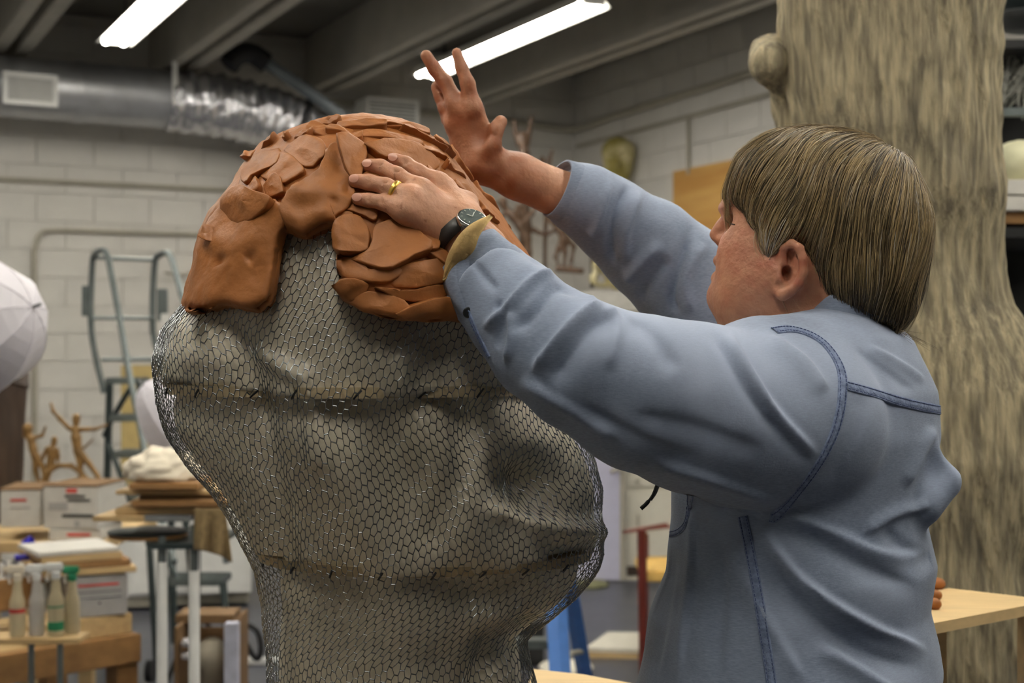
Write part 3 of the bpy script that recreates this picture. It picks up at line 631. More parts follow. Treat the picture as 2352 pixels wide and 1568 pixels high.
for a, ra, t in ((f_idx, .0125, P_(1062, 500, 1.553)), (f_mid, .0135, P_(1048, 520, 1.545)), (f_rng, .0130, P_(1032, 540, 1.545)), (f_pky, .0120, P_(1015, 548, 1.552))):
    HF.cap(a[-1], t, ra, .019, 0.012)
HF.cap(P_(1068, 470, 1.572), P_(1055, 520, 1.555), .016, .019, .012)
HF.chain([P_(985, 420, 1.600), P_(1020, 430, 1.60), P_(1060, 480, 1.58)], [.009, .0115, .016], .008)     # thumb, behind the index finger
HF.cap(P_(1046, 530, 1.548), wl2, .0235, .027, 0.012); HF.cap(P_(1060, 512, 1.556), P_(1112, 570, 1.55), .022, .026, 0.012)
HF.cap(wl2, P_(1190, 690, 1.52), .030, .038, .012)
# creases of the knuckles
for P in (f_mid, f_rng, f_pky, f_idx):
    for q in (P[2], P[1]): HF.ell(q + np.array([0, -.0075, .002]), (.0030, .0012, .006), .002, 'cut')
# --- far (right) hand, raised, palm towards the man
RD_ = 1.86
def rf(pts, rs, k=0.004): HF.chain([P_(x, y, d) for x, y, d in pts], rs, k)
rf([(979, 128, 1.872), (998, 158, 1.872), (1022, 188, 1.868), (1050, 242, 1.862)], [.0078, .0088, .0098, .0112])
rf([(1049, 121, 1.850), (1060, 155, 1.850), (1074, 192, 1.850), (1086, 250, 1.852)], [.0066, .0080, .0096, .0112])
rf([(1003, 200, 1.888), (1012, 222, 1.886), (1022, 250, 1.880), (1045, 285, 1.872)], [.0080, .0085, .0090, .0105])
rf([(1018, 252, 1.900), (1028, 275, 1.896), (1040, 300, 1.890), (1060, 330, 1.880)], [.0072, .0078, .0085, .0100])
for a, b, r in (((1050, 242, 1.862), (1110, 370, 1.868), .0150), ((1086, 250, 1.852), (1125, 360, 1.855), .0140), ((1045, 285, 1.872), (1102, 375, 1.874), .0150), ((1060, 330, 1.880), (1112, 382, 1.878), .0140)):
    HF.cap(P_(*a), P_(*b), r * .85, r * 1.35, .012)
rf([(1150, 280, 1.845), (1137, 300, 1.842), (1128, 335, 1.842), (1118, 375, 1.852)], [.0088, .0100, .0125, .0170], .006)
HF.ell(P_(1098, 300, 1.838), (.012, .010, .018), .012, 'cut')
HF.cap(P_(1108, 375, 1.868), P_(1190, 405, 1.875), .0255, .0290, .012); HF.cap(P_(1190, 405, 1.875), P_(1340, 470, 1.90), .0290, .034, .012)
# --- upper body under the shirt, arms continue into it
sh_l, el_l, sh_r, el_r = P_(1830, 900, 1.58), P_(1340, 845, 1.50), P_(1800, 840, 1.88), P_(1560, 630, 1.95)
HF.chain([P_(1190, 690, 1.52), el_l, sh_l], [.038, .044, .056], .02); HF.chain([P_(1340, 470, 1.90), el_r, sh_r], [.034, .044, .055], .02)
HF.cap(sh_l, P_(1860, 900, 1.73), .060, .085, .03); HF.cap(sh_r, P_(1860, 900, 1.73), .055, .085, .03)
HF.cap(P_(1850, 900, 1.72), P_(1840, 1200, 1.72), .105, .10, .05)
bv, bq = HF.mesh(); bv = relax(bv, bq, 1, .4); HF = None
bn = vnormals(bv, bq); bx, by = PX(bv); dep = bv[:, 1]
clay_a = np.clip(.72 + .5 * vnoise(bv, 60), 0, 1) * (bx < 1260) * (by < 480) * (dep > 1.78) * np.clip((1290 - bx) / 120, 0, 1)
lh = (bx < 1060) & (dep < 1.66) & (by < 620)
clay_a = np.maximum(clay_a, lh * np.clip((vnoise(bv, 240) - .72) * 6, 0, 1) * .8)
g = lambda x, y, s: np.exp(-((bx - x) ** 2 + (by - y) ** 2) / s ** 2)
hd = (bx > 1600) & (by < 790)
rud = hd * np.clip(.40 + .9 * g(1820, 620, 55) + .35 * g(1650, 545, 30) + .3 * g(1700, 590, 60) + .25 * vnoise(bv, 70), 0, 1) + lh * .30 * np.clip(vnoise(bv, 90), 0, 1)
rud = np.maximum(rud, lh * .8 * np.maximum.reduce([g(*PX(P[0]), 14) for P in (f_idx, f_mid, f_rng, f_pky)]))
me = mesh_np('person', bv, bq)
for nm, val in (('clay', clay_a), ('ruddy', rud * (.75 + .5 * vnoise(bv, 130)))):
    at = me.attributes.new(nm, 'FLOAT', 'POINT'); at.data.foreach_set('value', val.astype(np.float32))
man = put('person', me, m_skin)
tag(man, 'man in a faded denim shirt pressing clay onto the sculpture with his left hand', 'person')
body_tree = bvh(bv, bq)
# nails of the near hand
m_nail = M('nail', (214, 160, 138), 0.3, var=0.05)
for P in (f_idx, f_mid, f_rng, f_pky):
    t = P[0] - P[1]; t /= np.linalg.norm(t); c = P[0] + t * .001; r = body_tree.ray_cast(Vector(c + np.array([0, -.05, .012])), Vector((0, .05, -.012)).normalized())
    if r[0]:
        n = np.array(r[1]); t2 = np.cross(n, t); t2 /= np.linalg.norm(t2); t = np.cross(t2, n); V_ = [np.array(r[0]) + n * .0008]
        for a in np.linspace(0, 2 * math.pi, 14, endpoint=False): V_.append(np.array(r[0]) + t * math.cos(a) * .0058 + t2 * math.sin(a) * .0046 + n * (.0004 - .0012 * math.sin(a) ** 2))
        b_ = MB(); vs_ = [b_.bm.verts.new(v) for v in V_]
        for i in range(14): b_.bm.faces.new((vs_[0], vs_[1 + i], vs_[1 + (i + 1) % 14]))
        b_.build('nail', m_nail, man, True)
# eye: lid line and eyebrow
m_lash = M('lash', (70, 50, 38), .7)
def on_body(px, py, off=0.0006):
    p, n = shoot(body_tree, px, py); return None if p is None else np.array(p) + np.array(n) * off
pts = [q for q in (on_body(x, y) for x, y in spline([(1668, 505), (1676, 512), (1688, 516)], 4)) if q is not None]
if len(pts) > 2: MB().tube(pts, .0008, 5).build('eyelashes', m_lash, man, True)
bb = MB()
for i in range(40):
    x0 = 1676 + 20 * random.random(); p = on_body(x0, 473 + random.uniform(-5, 5) + (x0 - 1664) * -.15, .0004)
    if p is not None: bb.tube([p, p + np.array([.003 + .002 * random.random(), -.0006, .0005 + .001 * random.random()])], [.0004, .0001], 3)
bb.build('eyebrow', M('brow_hair', (120, 98, 66), .7), man, True)
# ------------------------------------------------------------------ shirt
def denim():
    m = M('denim', (126, 138, 160), 0.85, var=0.12, scale=9, bump=0.06, bscale=500, sheen=0.1)
    nt = m.node_tree; N = nt.nodes; L = nt.links; b = N['Principled BSDF']; src = b.inputs['Base Color'].links[0].from_socket
    tc = N.new('ShaderNodeTexCoord'); mp = N.new('ShaderNodeMapping'); mp.inputs['Scale'].default_value = (160, 160, 900); n = N.new('ShaderNodeTexNoise'); n.inputs['Scale'].default_value = 1; n.inputs['Detail'].default_value = 3
    L.new(tc.outputs['Object'], mp.inputs[0]); L.new(mp.outputs[0], n.inputs['Vector'])
    mr = N.new('ShaderNodeMapRange'); mr.inputs['From Min'].default_value = .3; mr.inputs['From Max'].default_value = .7; mr.inputs['To Min'].default_value = .84; mr.inputs['To Max'].default_value = 1.15
    L.new(n.outputs['Fac'], mr.inputs['Value']); mx = N.new('ShaderNodeMix'); mx.data_type = 'RGBA'; mx.blend_type = 'MULTIPLY'; mx.inputs[0].default_value = 1
    L.new(src, mx.inputs[6]); L.new(mr.outputs[0], mx.inputs[7]); src = mx.outputs[2]
    at = N.new('ShaderNodeAttribute'); at.attribute_name = 'wear_pale_tops'; m2 = N.new('ShaderNodeMix'); m2.data_type = 'RGBA'; m2.inputs[7].default_value = (*lin((166, 178, 202)), 1); L.new(at.outputs['Fac'], m2.inputs[0]); L.new(src, m2.inputs[6])
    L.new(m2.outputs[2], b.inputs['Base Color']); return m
m_denim = denim()
m_stitch = M('stitching', (66, 80, 122), .8)
m_seam = M('denim_seam', (116, 130, 160), 0.85, var=0.22, scale=160, bump=0.3, bscale=300)
m_tan = M('corduroy_lining', (190, 160, 104), 0.85, var=0.12, scale=60, bump=0.2, bscale=200)
SFD = Field((-0.12, 1.28, 0.86), (0.62, 2.10, 1.78), 0.0036)
Fv = np.array([-0.85, 0.5, 0]); Lv = np.array([-0.5, -0.85, 0])
ST = np.array([[715, 1900, .30], [735, 1893, .52], [780, 1872, .74], [840, 1852, .90], [900, 1850, .985], [1000, 1852, 1.0], [1100, 1843, .97], [1180, 1835, .95], [1300, 1842, 1.01], [1400, 1815, 1.04], [1480, 1820, 1.10], [1540, 1818, 1.14], [1600, 1806, 1.15], [1800, 1800, 1.15]], float)
D0 = 1.72; tz = CZ - (ST[:, 0] - HY) * D0 / FPX; tx = (ST[:, 1] - CX) * D0 / FPX; o_ = np.argsort(tz)
sl, X, Y, Z = SFD.sub(SFD.lo, SFD.lo + SFD.h * SFD.n); x0 = np.interp(Z, tz[o_], tx[o_]); s_ = np.interp(Z, tz[o_], ST[o_, 2])
qf = ((X - x0) * Fv[0] + (Y - D0) * Fv[1]) / (.150 * s_); ql = ((X - x0) * Lv[0] + (Y - D0) * Lv[1]) / (.200 * s_)
SFD.merge(sl, np.maximum(np.maximum((np.sqrt(qf ** 2 + ql ** 2) - 1) * .15 * s_, Z - tz.max()), 0.90 - Z), 0.001, 'add'); del X, Y, Z, qf, ql
LS = [(1062, 575, 1.545, .040), (1110, 640, 1.535, .049), (1185, 715, 1.515, .056), (1262, 790, 1.495, .064), (1335, 838, 1.480, .068), (1480, 905, 1.495, .083), (1600, 938, 1.520, .091), (1720, 962, 1.555, .098), (1830, 975, 1.590, .100)]
SFD.chain([P_(*q[:3]) for q in LS], [q[3] for q in LS], 0.007)
SFD.cap(P_(1760, 850, 1.58), P_(1880, 840, 1.64), .060, .065, .03)           # near shoulder
RS = [(1272, 428, 1.882, .0375), (1345, 462, 1.90, .047), (1405, 505, 1.92, .054), (1490, 570, 1.945, .066), (1570, 640, 1.950, .072), (1680, 740, 1.93, .076), (1790, 850, 1.88, .085)]
SFD.chain([P_(*q[:3]) for q in RS], [q[3] for q in RS], 0.015)
SFD.cap(P_(1800, 850, 1.87), P_(1900, 830, 1.78), .075, .080, .03)
SFD.cap(P_(2118, 1150, 1.655), P_(2170, 1112, 1.66), .028, .018, .020)        # cloth gathered at the back
SFD.cap(P_(2110, 1020, 1.655), P_(2178, 1095, 1.655), .014, .010, .016)
SFD.ell(P_(2176, 1070, 1.62), (.016, .026, .022), .008, 'cut')
# neck opening and the sleeve ends are hollow
SFD.cap(P_(1800, 640, 1.715), P_(1835, 800, 1.72), .074, .070, .006, 'cut')
ax_l = P_(1040, 548, 1.55) - P_(1130, 650, 1.535); c_l = P_(1092, 606, 1.541); ax_r = P_(1285, 436, 1.885) - P_(1345, 462, 1.90); c_r = P_(1292, 438, 1.887)
SFD.plane(c_l - .012 * ax_l / np.linalg.norm(ax_l), ax_l, .085); SFD.plane(c_r, ax_r, .07)
sv, sq = SFD.mesh(); sv = relax(sv, sq, 2, .5); SFD = None
sn = vnormals(sv, sq)
def fold(pts, w, amp, dmin=0, dmax=1.66, asym=0.0, taper=True):
    """raise (or sink) a soft fold along a line on the side of the shirt that faces the viewer"""
    global sv
    px, py = PX(sv); pts = [tuple(p) for p in spline(pts, 5)]; d, sd, t = seg_dist(px, py, pts)
    vd = -sv + np.array([0, 0, CZ]); vd = vd / np.linalg.norm(vd, axis=1)[:, None]; fc = np.clip((sn * vd).sum(1) * 2.5 + .15, 0, 1)
    ww = w * (1 + asym * sd); e = np.exp(-(d / ww) ** 2) * (np.clip(np.sin(np.pi * np.clip(t, .0, 1)) * 2.2 + .05, 0, 1) if taper else 1)
    m = (sv[:, 1] > dmin) & (sv[:, 1] < dmax); sv = sv + sn * (amp * e * fc * m)[:, None]
FO = [  # near sleeve
 ([(1110, 752), (1172, 699), (1214, 649), (1275, 618)], 17, .010), ([(1180, 760), (1232, 705), (1280, 655), (1345, 662)], 16, -.011), ([(1290, 632), (1345, 655), (1370, 690)], 12, .007),
 ([(1222, 852), (1275, 787), (1325, 733), (1385, 692)], 18, .011), ([(1262, 880), (1310, 810), (1360, 750), (1440, 715)], 26, -.010), ([(1160, 830), (1173, 768), (1168, 715)], 12, .007), ([(1140, 800), (1150, 740), (1140, 690)], 12, -.006),
 ([(1074, 585), (1105, 620), (1145, 668)], 8, -.006), ([(1122, 555), (1184, 561), (1237, 597), (1275, 598)], 8, -.008), ([(1130, 540), (1190, 548), (1240, 575)], 9, .005),
 ([(1195, 870), (1300, 930), (1420, 1010)], 26, .006), ([(1440, 740), (1490, 760), (1560, 850)], 26, -.006), ([(1400, 700), (1420, 760), (1400, 850)], 22, .005),
 ([(1640, 760), (1688, 844), (1754, 943), (1862, 1062)], 13, -.007), ([(1670, 765), (1715, 844), (1780, 943), (1880, 1045)], 20, .006), ([(1760, 770), (1850, 830), (1900, 900)], 26, .005),
 ([(1450, 950), (1600, 980), (1760, 1040)], 30, -.005), ([(1500, 1060), (1640, 1100), (1780, 1150)], 24, .006), ([(1330, 930), (1480, 1010), (1600, 1060)], 24, -.005),
 # torso
 ([(1745, 1200), (1820, 1309), (1898, 1375), (2009, 1441), (2130, 1495)], 22, .016), ([(1770, 1290), (1850, 1400), (1980, 1490), (2120, 1540)], 30, -.016), ([(1800, 1190), (1900, 1250), (2010, 1310), (2110, 1350)], 26, -.012),
 ([(1790, 1170), (1900, 1215), (2030, 1270), (2140, 1270)], 22, .010), ([(2030, 1210), (2090, 1262), (2150, 1280)], 22, -.012), ([(2140, 1160), (2060, 1180), (1980, 1230)], 18, .010), ([(1990, 794), (2060, 830), (2125, 875)], 14, .006), ([(1960, 800), (2030, 850), (2100, 900)], 14, -.005),
 ([(2150, 985), (2120, 1040), (2080, 1120)], 20, .008), ([(1985, 905), (1960, 1000), (1900, 1120)], 30, -.005), ([(1600, 1160), (1590, 1300), (1560, 1568)], 18, .008), ([(1650, 1180), (1660, 1350), (1650, 1568)], 20, -.008), ([(1550, 1250), (1530, 1400), (1500, 1568)], 20, -.006),
 ([(1700, 1300), (1780, 1450), (1850, 1568)], 26, .008), ([(1880, 1480), (1980, 1540), (2060, 1590)], 24, .010), ([(1650, 1160), (1700, 1172), (1760, 1190)], 12, -.012)]
for i_, f in enumerate(FO):
    tor = min(p[1] for p in f[0]) > 770 and max(p[0] for p in f[0]) > 1500 and i_ >= 19; g_ = .62 if tor else 1.0
    fold(f[0], f[1] * (.85 if f[2] < 0 else .62), f[2] * g_ * (.75 if f[2] < 0 else 1.15), asym=.45)
for f in ([(1445, 425), (1411, 513), (1409, 610)], 9, -.007), ([(1405, 410), (1372, 521), (1350, 540)], 8, .005), ([(1593, 518), (1547, 664), (1555, 718)], 9, -.008), ([(1520, 560), (1460, 620), (1440, 650)], 12, .006), ([(1540, 590), (1490, 650), (1470, 690)], 12, -.006), ([(1620, 560), (1580, 640), (1590, 720)], 14, .006), ([(1470, 440), (1440, 530), (1440, 600)], 12, .006):
    fold(f[0], f[1], f[2] * 1.5, 1.70, 2.2, asym=.3)
sv = sv + sn * (.0016 * fbm(sv, 16, 2))[:, None]; sv = relax(sv, sq, 1, .5); sn = vnormals(sv, sq); sx, sy = PX(sv)
me = mesh_np('shirt', sv, sq); at = me.attributes.new('wear_pale_tops', 'FLOAT', 'POINT')
at.data.foreach_set('value', np.clip(.18 + .45 * fbm(sv, 9, 3) + .5 * (sn[:, 2] - .3), 0, .75).astype(np.float32))  # worn patches by noise, plus paler where the cloth faces up
shirt = put('shirt', me, m_denim, man); tag(shirt, 'faded light blue denim work shirt'); shirt_tree = bvh(sv, sq)
def strip(pts, w, name, mat, tree, par, h=.0018, n=6, double=True):
    """a raised sewn strip laid on a surface along pixel points"""
    P, Nn = [], []
    for x, y in spline(pts, n):
        p, q = shoot(tree, x, y)
        if p is not None: P.append(np.array(p)); Nn.append(np.array(q))
    if len(P) < 3: return None
    P = np.array(P); Nn = np.array(Nn)
    for _ in range(3): P[1:-1] = .5 * P[1:-1] + .25 * (P[:-2] + P[2:]); Nn[1:-1] = .5 * Nn[1:-1] + .25 * (Nn[:-2] + Nn[2:])
    V_ = []; prof = [(-1, -.0015), (-.92, .8 * h), (-.7, h), (-.55, .55 * h), (-.4, h), (.4, h), (.55, .55 * h), (.7, h), (.92, .8 * h), (1, -.0015)]
    for i in range(len(P)):
        t = P[min(i + 1, len(P) - 1)] - P[max(i - 1, 0)]; b = np.cross(Nn[i], t); b /= np.linalg.norm(b) + 1e-9
        for f, hh_ in prof: V_.append(P[i] + b * f * w + Nn[i] * hh_)
    k = len(prof); F_ = [(i * k + j, i * k + j + 1, (i + 1) * k + j + 1, (i + 1) * k + j) for i in range(len(P) - 1) for j in range(k - 1)]
    st = MB(); acc = 0.0
    for i in range(len(P) - 1):
        t = P[i + 1] - P[i]; L_ = np.linalg.norm(t); b = np.cross(Nn[i], t); b /= np.linalg.norm(b) + 1e-9; m_ = max(1, int(L_ / .0034))
        for k_ in range(m_):
            for f in (-.62, .62):
                a0 = P[i] + t * (k_ + .1) / m_ + b * f * w + Nn[i] * h * 1.05; a1 = P[i] + t * (k_ + .75) / m_ + b * f * w + Nn[i] * h * 1.05; st.tube([a0, a1], .00045, 4)
    st.build('stitching', m_stitch, par)
    return put(name, mesh_np(name, V_, F_), mat, par)
strip([(1778, 760), (1815, 756), (1860, 768), (1900, 796), (1932, 850), (1934, 905), (1928, 950), (1909, 1010), (1865, 1087), (1787, 1181), (1768, 1187)], .0062, 'seam', m_seam, shirt_tree, shirt)
strip([(1945, 886), (1998, 900), (2064, 921), (2120, 934), (2158, 941)], .0060, 'seam', m_seam, shirt_tree, shirt)
strip([(1706, 1186), (1726, 1281), (1754, 1447), (1772, 1566), (1780, 1620)], .0060, 'seam', m_seam, shirt_tree, shirt)
strip([(1585, 1135), (1580, 1190), (1568, 1214), (1545, 1226), (1516, 1222)], .0040, 'pocket_edge', m_seam, shirt_tree, shirt)
strip([(1086, 590), (1120, 566), (1160, 556), (1196, 562)], .0032, 'cuff_seam', m_seam, shirt_tree, shirt)
strip([(1075, 712), (1095, 760), (1125, 820)], .0030, 'placket', m_seam, shirt_tree, shirt)
# collar band round the neck
cen_ = P_(1862, 772, 1.72); V_, F_ = [], []; K = 60
for h_, e, r_ in ((0, 0, 1.02), (.034, 0, .96), (.036, .004, 1.0), (.018, .008, 1.12), (-.004, .012, 1.20)):
    for i in range(K):
        a = 2 * math.pi * i / K; dx, dy = math.cos(a), math.sin(a); back = max(0, dx * .85 - dy * .5)
        V_.append(cen_ + np.array([dx * .086 * r_, dy * .080 * r_, h_ * (.30 + 1.25 * back) + .020 * back - .022 * max(0, -dx)]))
for j in range(4):
    for i in range(K): F_.append((j * K + i, j * K + (i + 1) % K, (j + 1) * K + (i + 1) % K, (j + 1) * K + i))
co = put('collar', mesh_np('collar', V_, F_), m_denim, shirt)
# cuffs
def ringloft(c0, axis, stations, name, mat, par, up=(0, 0, 1), ell=1.0, K=48, wob=0.0):
    axis = np.array(axis) / np.linalg.norm(axis); n = np.cross(axis, up); n /= np.linalg.norm(n); b = np.cross(n, axis); V_ = []
    for s_, r_ in stations:
        for i in range(K):
            a = 2 * math.pi * i / K; w = 1 + wob * math.sin(3 * a + 1) ; V_.append(np.array(c0) + axis * (s_ + .3 * wob * math.sin(2 * a) * r_) + n * math.cos(a) * r_ * w + b * math.sin(a) * r_ * ell * w)
    F_ = [(j * K + i, j * K + (i + 1) % K, (j + 1) * K + (i + 1) % K, (j + 1) * K + i) for j in range(len(stations) - 1) for i in range(K)]
    return put(name, mesh_np(name, V_, F_), mat, par)
ringloft(c_l, ax_l, [(-.030, .0490), (0, .0440), (.012, .0425), (.0125, .0395), (-.02, .040)], 'cuff', m_denim, shirt, wob=.05)
ringloft(c_r, ax_r, [(-.030, .0460), (-.005, .0425), (.010, .0400), (.0105, .0370), (-.02, .038)], 'cuff', m_denim, shirt, wob=.03)
# turned-back flap of the near cuff with its tan lining
def flap(top, bot, mat, name, off):
    A = [P_(*q) for q in spline(top, 8)]; B = [P_(*q) for q in spline(bot, 8)]; V_ = []; n = len(A); k = 7
    for s_ in (0, 1):
        for i in range(n):
            for j in range(k):
                f = j / (k - 1); p = A[i] * (1 - f) + B[i] * f; V_.append(p + np.array([-.004, -.012, .003]) * math.sin(math.pi * f) * .5 + np.array([.004, -.0022, .002]) * (off + s_))
    F_ = [];  m = n * k
    for i in range(n - 1):
        for j in range(k - 1): F_ += [(i * k + j, i * k + j + 1, (i + 1) * k + j + 1, (i + 1) * k + j), (m + i * k + j, m + (i + 1) * k + j, m + (i + 1) * k + j + 1, m + i * k + j + 1)]
    for i in range(n - 1):
        for j in (0, k - 1): F_.append((i * k + j, (i + 1) * k + j, m + (i + 1) * k + j, m + i * k + j))
    for j in range(k - 1):
        for i in (0, n - 1): F_.append((i * k + j, i * k + j + 1, m + i * k + j + 1, m + i * k + j))
    return put(name, mesh_np(name, V_, F_), mat, shirt)
flap([(1118, 500, 1.505), (1085, 512, 1.492), (1058, 535, 1.490), (1035, 570, 1.498), (1022, 605, 1.508), (1018, 640, 1.515)], [(1124, 503, 1.503), (1108, 523, 1.489), (1092, 548, 1.484), (1080, 580, 1.486), (1056, 606, 1.498), (1024, 652, 1.512)], m_tan, 'cuff_lining', 0)
flap([(1016, 640, 1.516), (1020, 662, 1.512), (1040, 700, 1.508), (1075, 750, 1.505)], [(1068, 590, 1.496), (1072, 640, 1.492), (1080, 690, 1.490), (1092, 752, 1.490)], m_denim, 'cuff_flap', 0)
bt = on_body(1, 1) if False else P_(1076, 718, 1.486)
MB().lathe(bt, [(.0055, 0), (.006, .001), (.005, .0022), (.002, .0024)], 14, Matrix.Rotation(math.pi / 2, 3, 'X')).build('button', m_staple, shirt, True)
# ------------------------------------------------------------------ ring and watch
m_gold = M('gold', (236, 196, 96), .32, metal=.8, var=.03); m_steel = M('watch_steel', (196, 196, 192), .2, metal=1, var=.04); m_strap = M('watch_strap', (40, 36, 34), .45, var=.2, scale=60)
m_dial = M('watch_dial', (70, 82, 80), .3, var=.2, scale=200, coat=1.0); m_mark = M('watch_mark', (210, 214, 205), .3)
rax = f_rng[2] - f_rng[3]; rc_ = f_rng[2] * .62 + f_rng[3] * .38
ringloft(rc_, rax, [(-.0026, .0106), (-.0026, .0114), (0, .0117), (.0026, .0114), (.0026, .0106)], 'finger_ring', m_gold, man, K=36)
watch = empty('wristwatch', None, None, (0, 0, 0)); watch.parent = man; del watch['base']; tag(watch, 'steel wristwatch with a dark dial and strap')
wc = P_(1052, 538, 1.548); wax = P_(1030, 515, 1.55) - P_(1100, 592, 1.54)
ringloft(wc, wax, [(-.0075, .0300), (-.0080, .0318), (0, .0322), (.0080, .0318), (.0075, .0300)], 'strap', m_strap, watch, ell=.93)
face_c = P_(1083, 505, 1.523); nf = np.array([.22, -.62, .75]); nf /= np.linalg.norm(nf); q = Vector(nf).to_track_quat('Z', 'Y').to_matrix()
MB().lathe(face_c, [(.0150, -.004), (.0168, -.003), (.0172, .001), (.0160, .0035), (.0145, .0042)], 32, q).build('case', m_steel, watch, True)
dl = MB().lathe(face_c + nf * .0012, [(.0142, 0), (.0142, .0032)], 32, q).build('dial', m_dial, watch, True)
qn = np.array(q)
for i in range(12):
    a = i * math.pi / 6; p = face_c + nf * .0047 + qn @ np.array([math.cos(a) * .0118, math.sin(a) * .0118, 0]); MB().box(p, (.0011, .0004, .0002), Rm=(q @ Matrix.Rotation(a, 3, 'Z'))).build('hour_mark', m_mark, dl)
for a, l_ in ((1.1, .009), (2.6, .0065)):
    p = face_c + nf * .0049 + qn @ np.array([math.cos(a) * l_ / 2, math.sin(a) * l_ / 2, 0]); MB().box(p, (l_ / 2, .0005, .0002), Rm=(q @ Matrix.Rotation(a, 3, 'Z'))).build('watch_hand', m_mark, dl)
lug = P_(1050, 522, 1.517); MB().box(face_c * .5 + lug * .5, (.006, .010, .002), Rm=q).build('lug', m_steel, watch)
# ------------------------------------------------------------------ trousers and shoes (below the frame)
m_trs = M('trousers', (58, 56, 54), .85); m_shoe = M('shoe_leather', (48, 36, 28), .5)
tf = Field((-.05, 1.45, .05), (.62, 2.05, 1.05), .008); hipc = P_(1830, 1700, 1.72)
tf.ell([hipc[0], 1.72, .95], (.165, .17, .10), .03)
for lx, ly in ((-.085, -.1), (.085, .1)):
    h_ = np.array([hipc[0] + lx * .5, 1.72 + ly, .90]); tf.chain([h_, h_ + [-.02, 0, -.42], h_ + [.01, 0, -.80]], [.095, .072, .062], .03)
tv, tq = tf.mesh(); put('trousers', mesh_np('trousers', tv, tq), m_trs, man)
for lx, ly in ((-.085, -.1), (.085, .1)):
    sf = Field((hipc[0] + lx * .5 - .22, 1.72 + ly - .08, -.01), (hipc[0] + lx * .5 + .12, 1.72 + ly + .08, .15), .006); b_ = np.array([hipc[0] + lx * .5, 1.72 + ly, 0])
    sf.cap(b_ + [.04, 0, .05], b_ + [-.13, 0, .045], .048, .042, .02); sf.cap(b_ + [.01, 0, .06], b_ + [.01, 0, .12], .05, .05, .02); sf.F = np.maximum(sf.F, (0.002 - (sf.lo[2] + sf.h * np.arange(sf.n[2])))[None, None, :].astype(np.float32))
    v_, q_ = sf.mesh(); put('shoe', mesh_np('shoe', v_, q_), m_shoe, man)
# ------------------------------------------------------------------ hair
def hair_mat(name, dark, light):
    m = bpy.data.materials.new(name); m.use_nodes = True; nt = m.node_tree; N = nt.nodes; L = nt.links; b = N['Principled BSDF']
    b.inputs['Roughness'].default_value = .42; b.inputs['Specular IOR Level'].default_value = .6
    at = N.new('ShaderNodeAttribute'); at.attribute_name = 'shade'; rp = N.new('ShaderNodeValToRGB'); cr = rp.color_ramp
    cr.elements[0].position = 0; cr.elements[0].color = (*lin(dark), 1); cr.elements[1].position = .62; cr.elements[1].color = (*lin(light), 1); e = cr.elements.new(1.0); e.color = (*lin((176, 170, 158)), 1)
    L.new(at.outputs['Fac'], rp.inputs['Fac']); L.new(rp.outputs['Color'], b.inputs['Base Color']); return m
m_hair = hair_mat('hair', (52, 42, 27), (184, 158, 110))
hf = Field((.24, 1.56, 1.50), (.53, 1.84, 1.79), .0028)
hf.ell(P_(1896, 488, 1.70), (.124, .088, .097), .02, A=AX); hf.ell(P_(1982, 530, 1.70), (.074, .084, .103), .03); hf.cap(P_(2020, 610, 1.70), P_(2048, 712, 1.70), .050, .034, .03)
hf.cap(P_(1990, 640, 1.66), P_(2020, 705, 1.67), .045, .036, .03); hf.cap(P_(1990, 640, 1.745), P_(2020, 705, 1.74), .045, .036, .03)
hf.ell(P_(1752, 440, 1.705), (.044, .072, .058), .03); hf.ell(P_(1780, 520, 1.655), (.030, .030, .045), .02)
HP = [(1660, 505), (1655, 440), (1690, 350), (1800, 270), (1950, 270), (2100, 350), (2150, 500), (2142, 600), (2130, 665), (2104, 720), (2066, 768), (2040, 748), (1985, 735), (1930, 722), (1890, 690), (1868, 655), (1856, 600), (1846, 572), (1828, 552), (1806, 560), (1792, 588), (1766, 606), (1744, 598), (1737, 565), (1740, 530), (1722, 515), (1708, 490), (1694, 478), (1684, 470), (1674, 488)]
ax = [hf.lo[i] + hf.h * np.arange(hf.n[i]) for i in range(3)]; X, Y, Z = np.meshgrid(*ax, indexing='ij'); qx, qy = PX(np.stack([X, Y, Z], -1))
dp = poly_sd(qx, qy, HP) / 1950.0 + .0035; Fu = hf.F.copy(); kk = .010; hh = np.maximum(kk - np.abs(hf.F - dp), 0) / kk; hf.F = (np.maximum(hf.F, dp) + hh * hh * kk * .25).astype(np.float32)
hv, hq = hf.mesh(); hn = vnormals(hv, hq); crown = P_(2035, 345, 1.69)
hf.F = np.maximum(Fu, dp + .0085 * (qx < 1870) + .002).astype(np.float32); hv2, hq2 = hf.mesh(); hv2 = hv2 - vnormals(hv2, hq2) * .0035
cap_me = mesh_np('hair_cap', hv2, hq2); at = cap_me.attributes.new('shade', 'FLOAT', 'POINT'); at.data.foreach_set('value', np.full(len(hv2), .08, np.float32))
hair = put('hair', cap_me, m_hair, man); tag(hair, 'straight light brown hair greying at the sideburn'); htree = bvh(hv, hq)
rg = np.random.default_rng(11); NSTR = 12500; pick = rg.integers(0, len(hq), NSTR)
EARP = [(1792, 600), (1800, 566), (1822, 556), (1846, 575), (1855, 620), (1845, 660), (1800, 690), (1775, 660)]
SV, SF, SS = [], [], []; base = 0; NP_ = 9
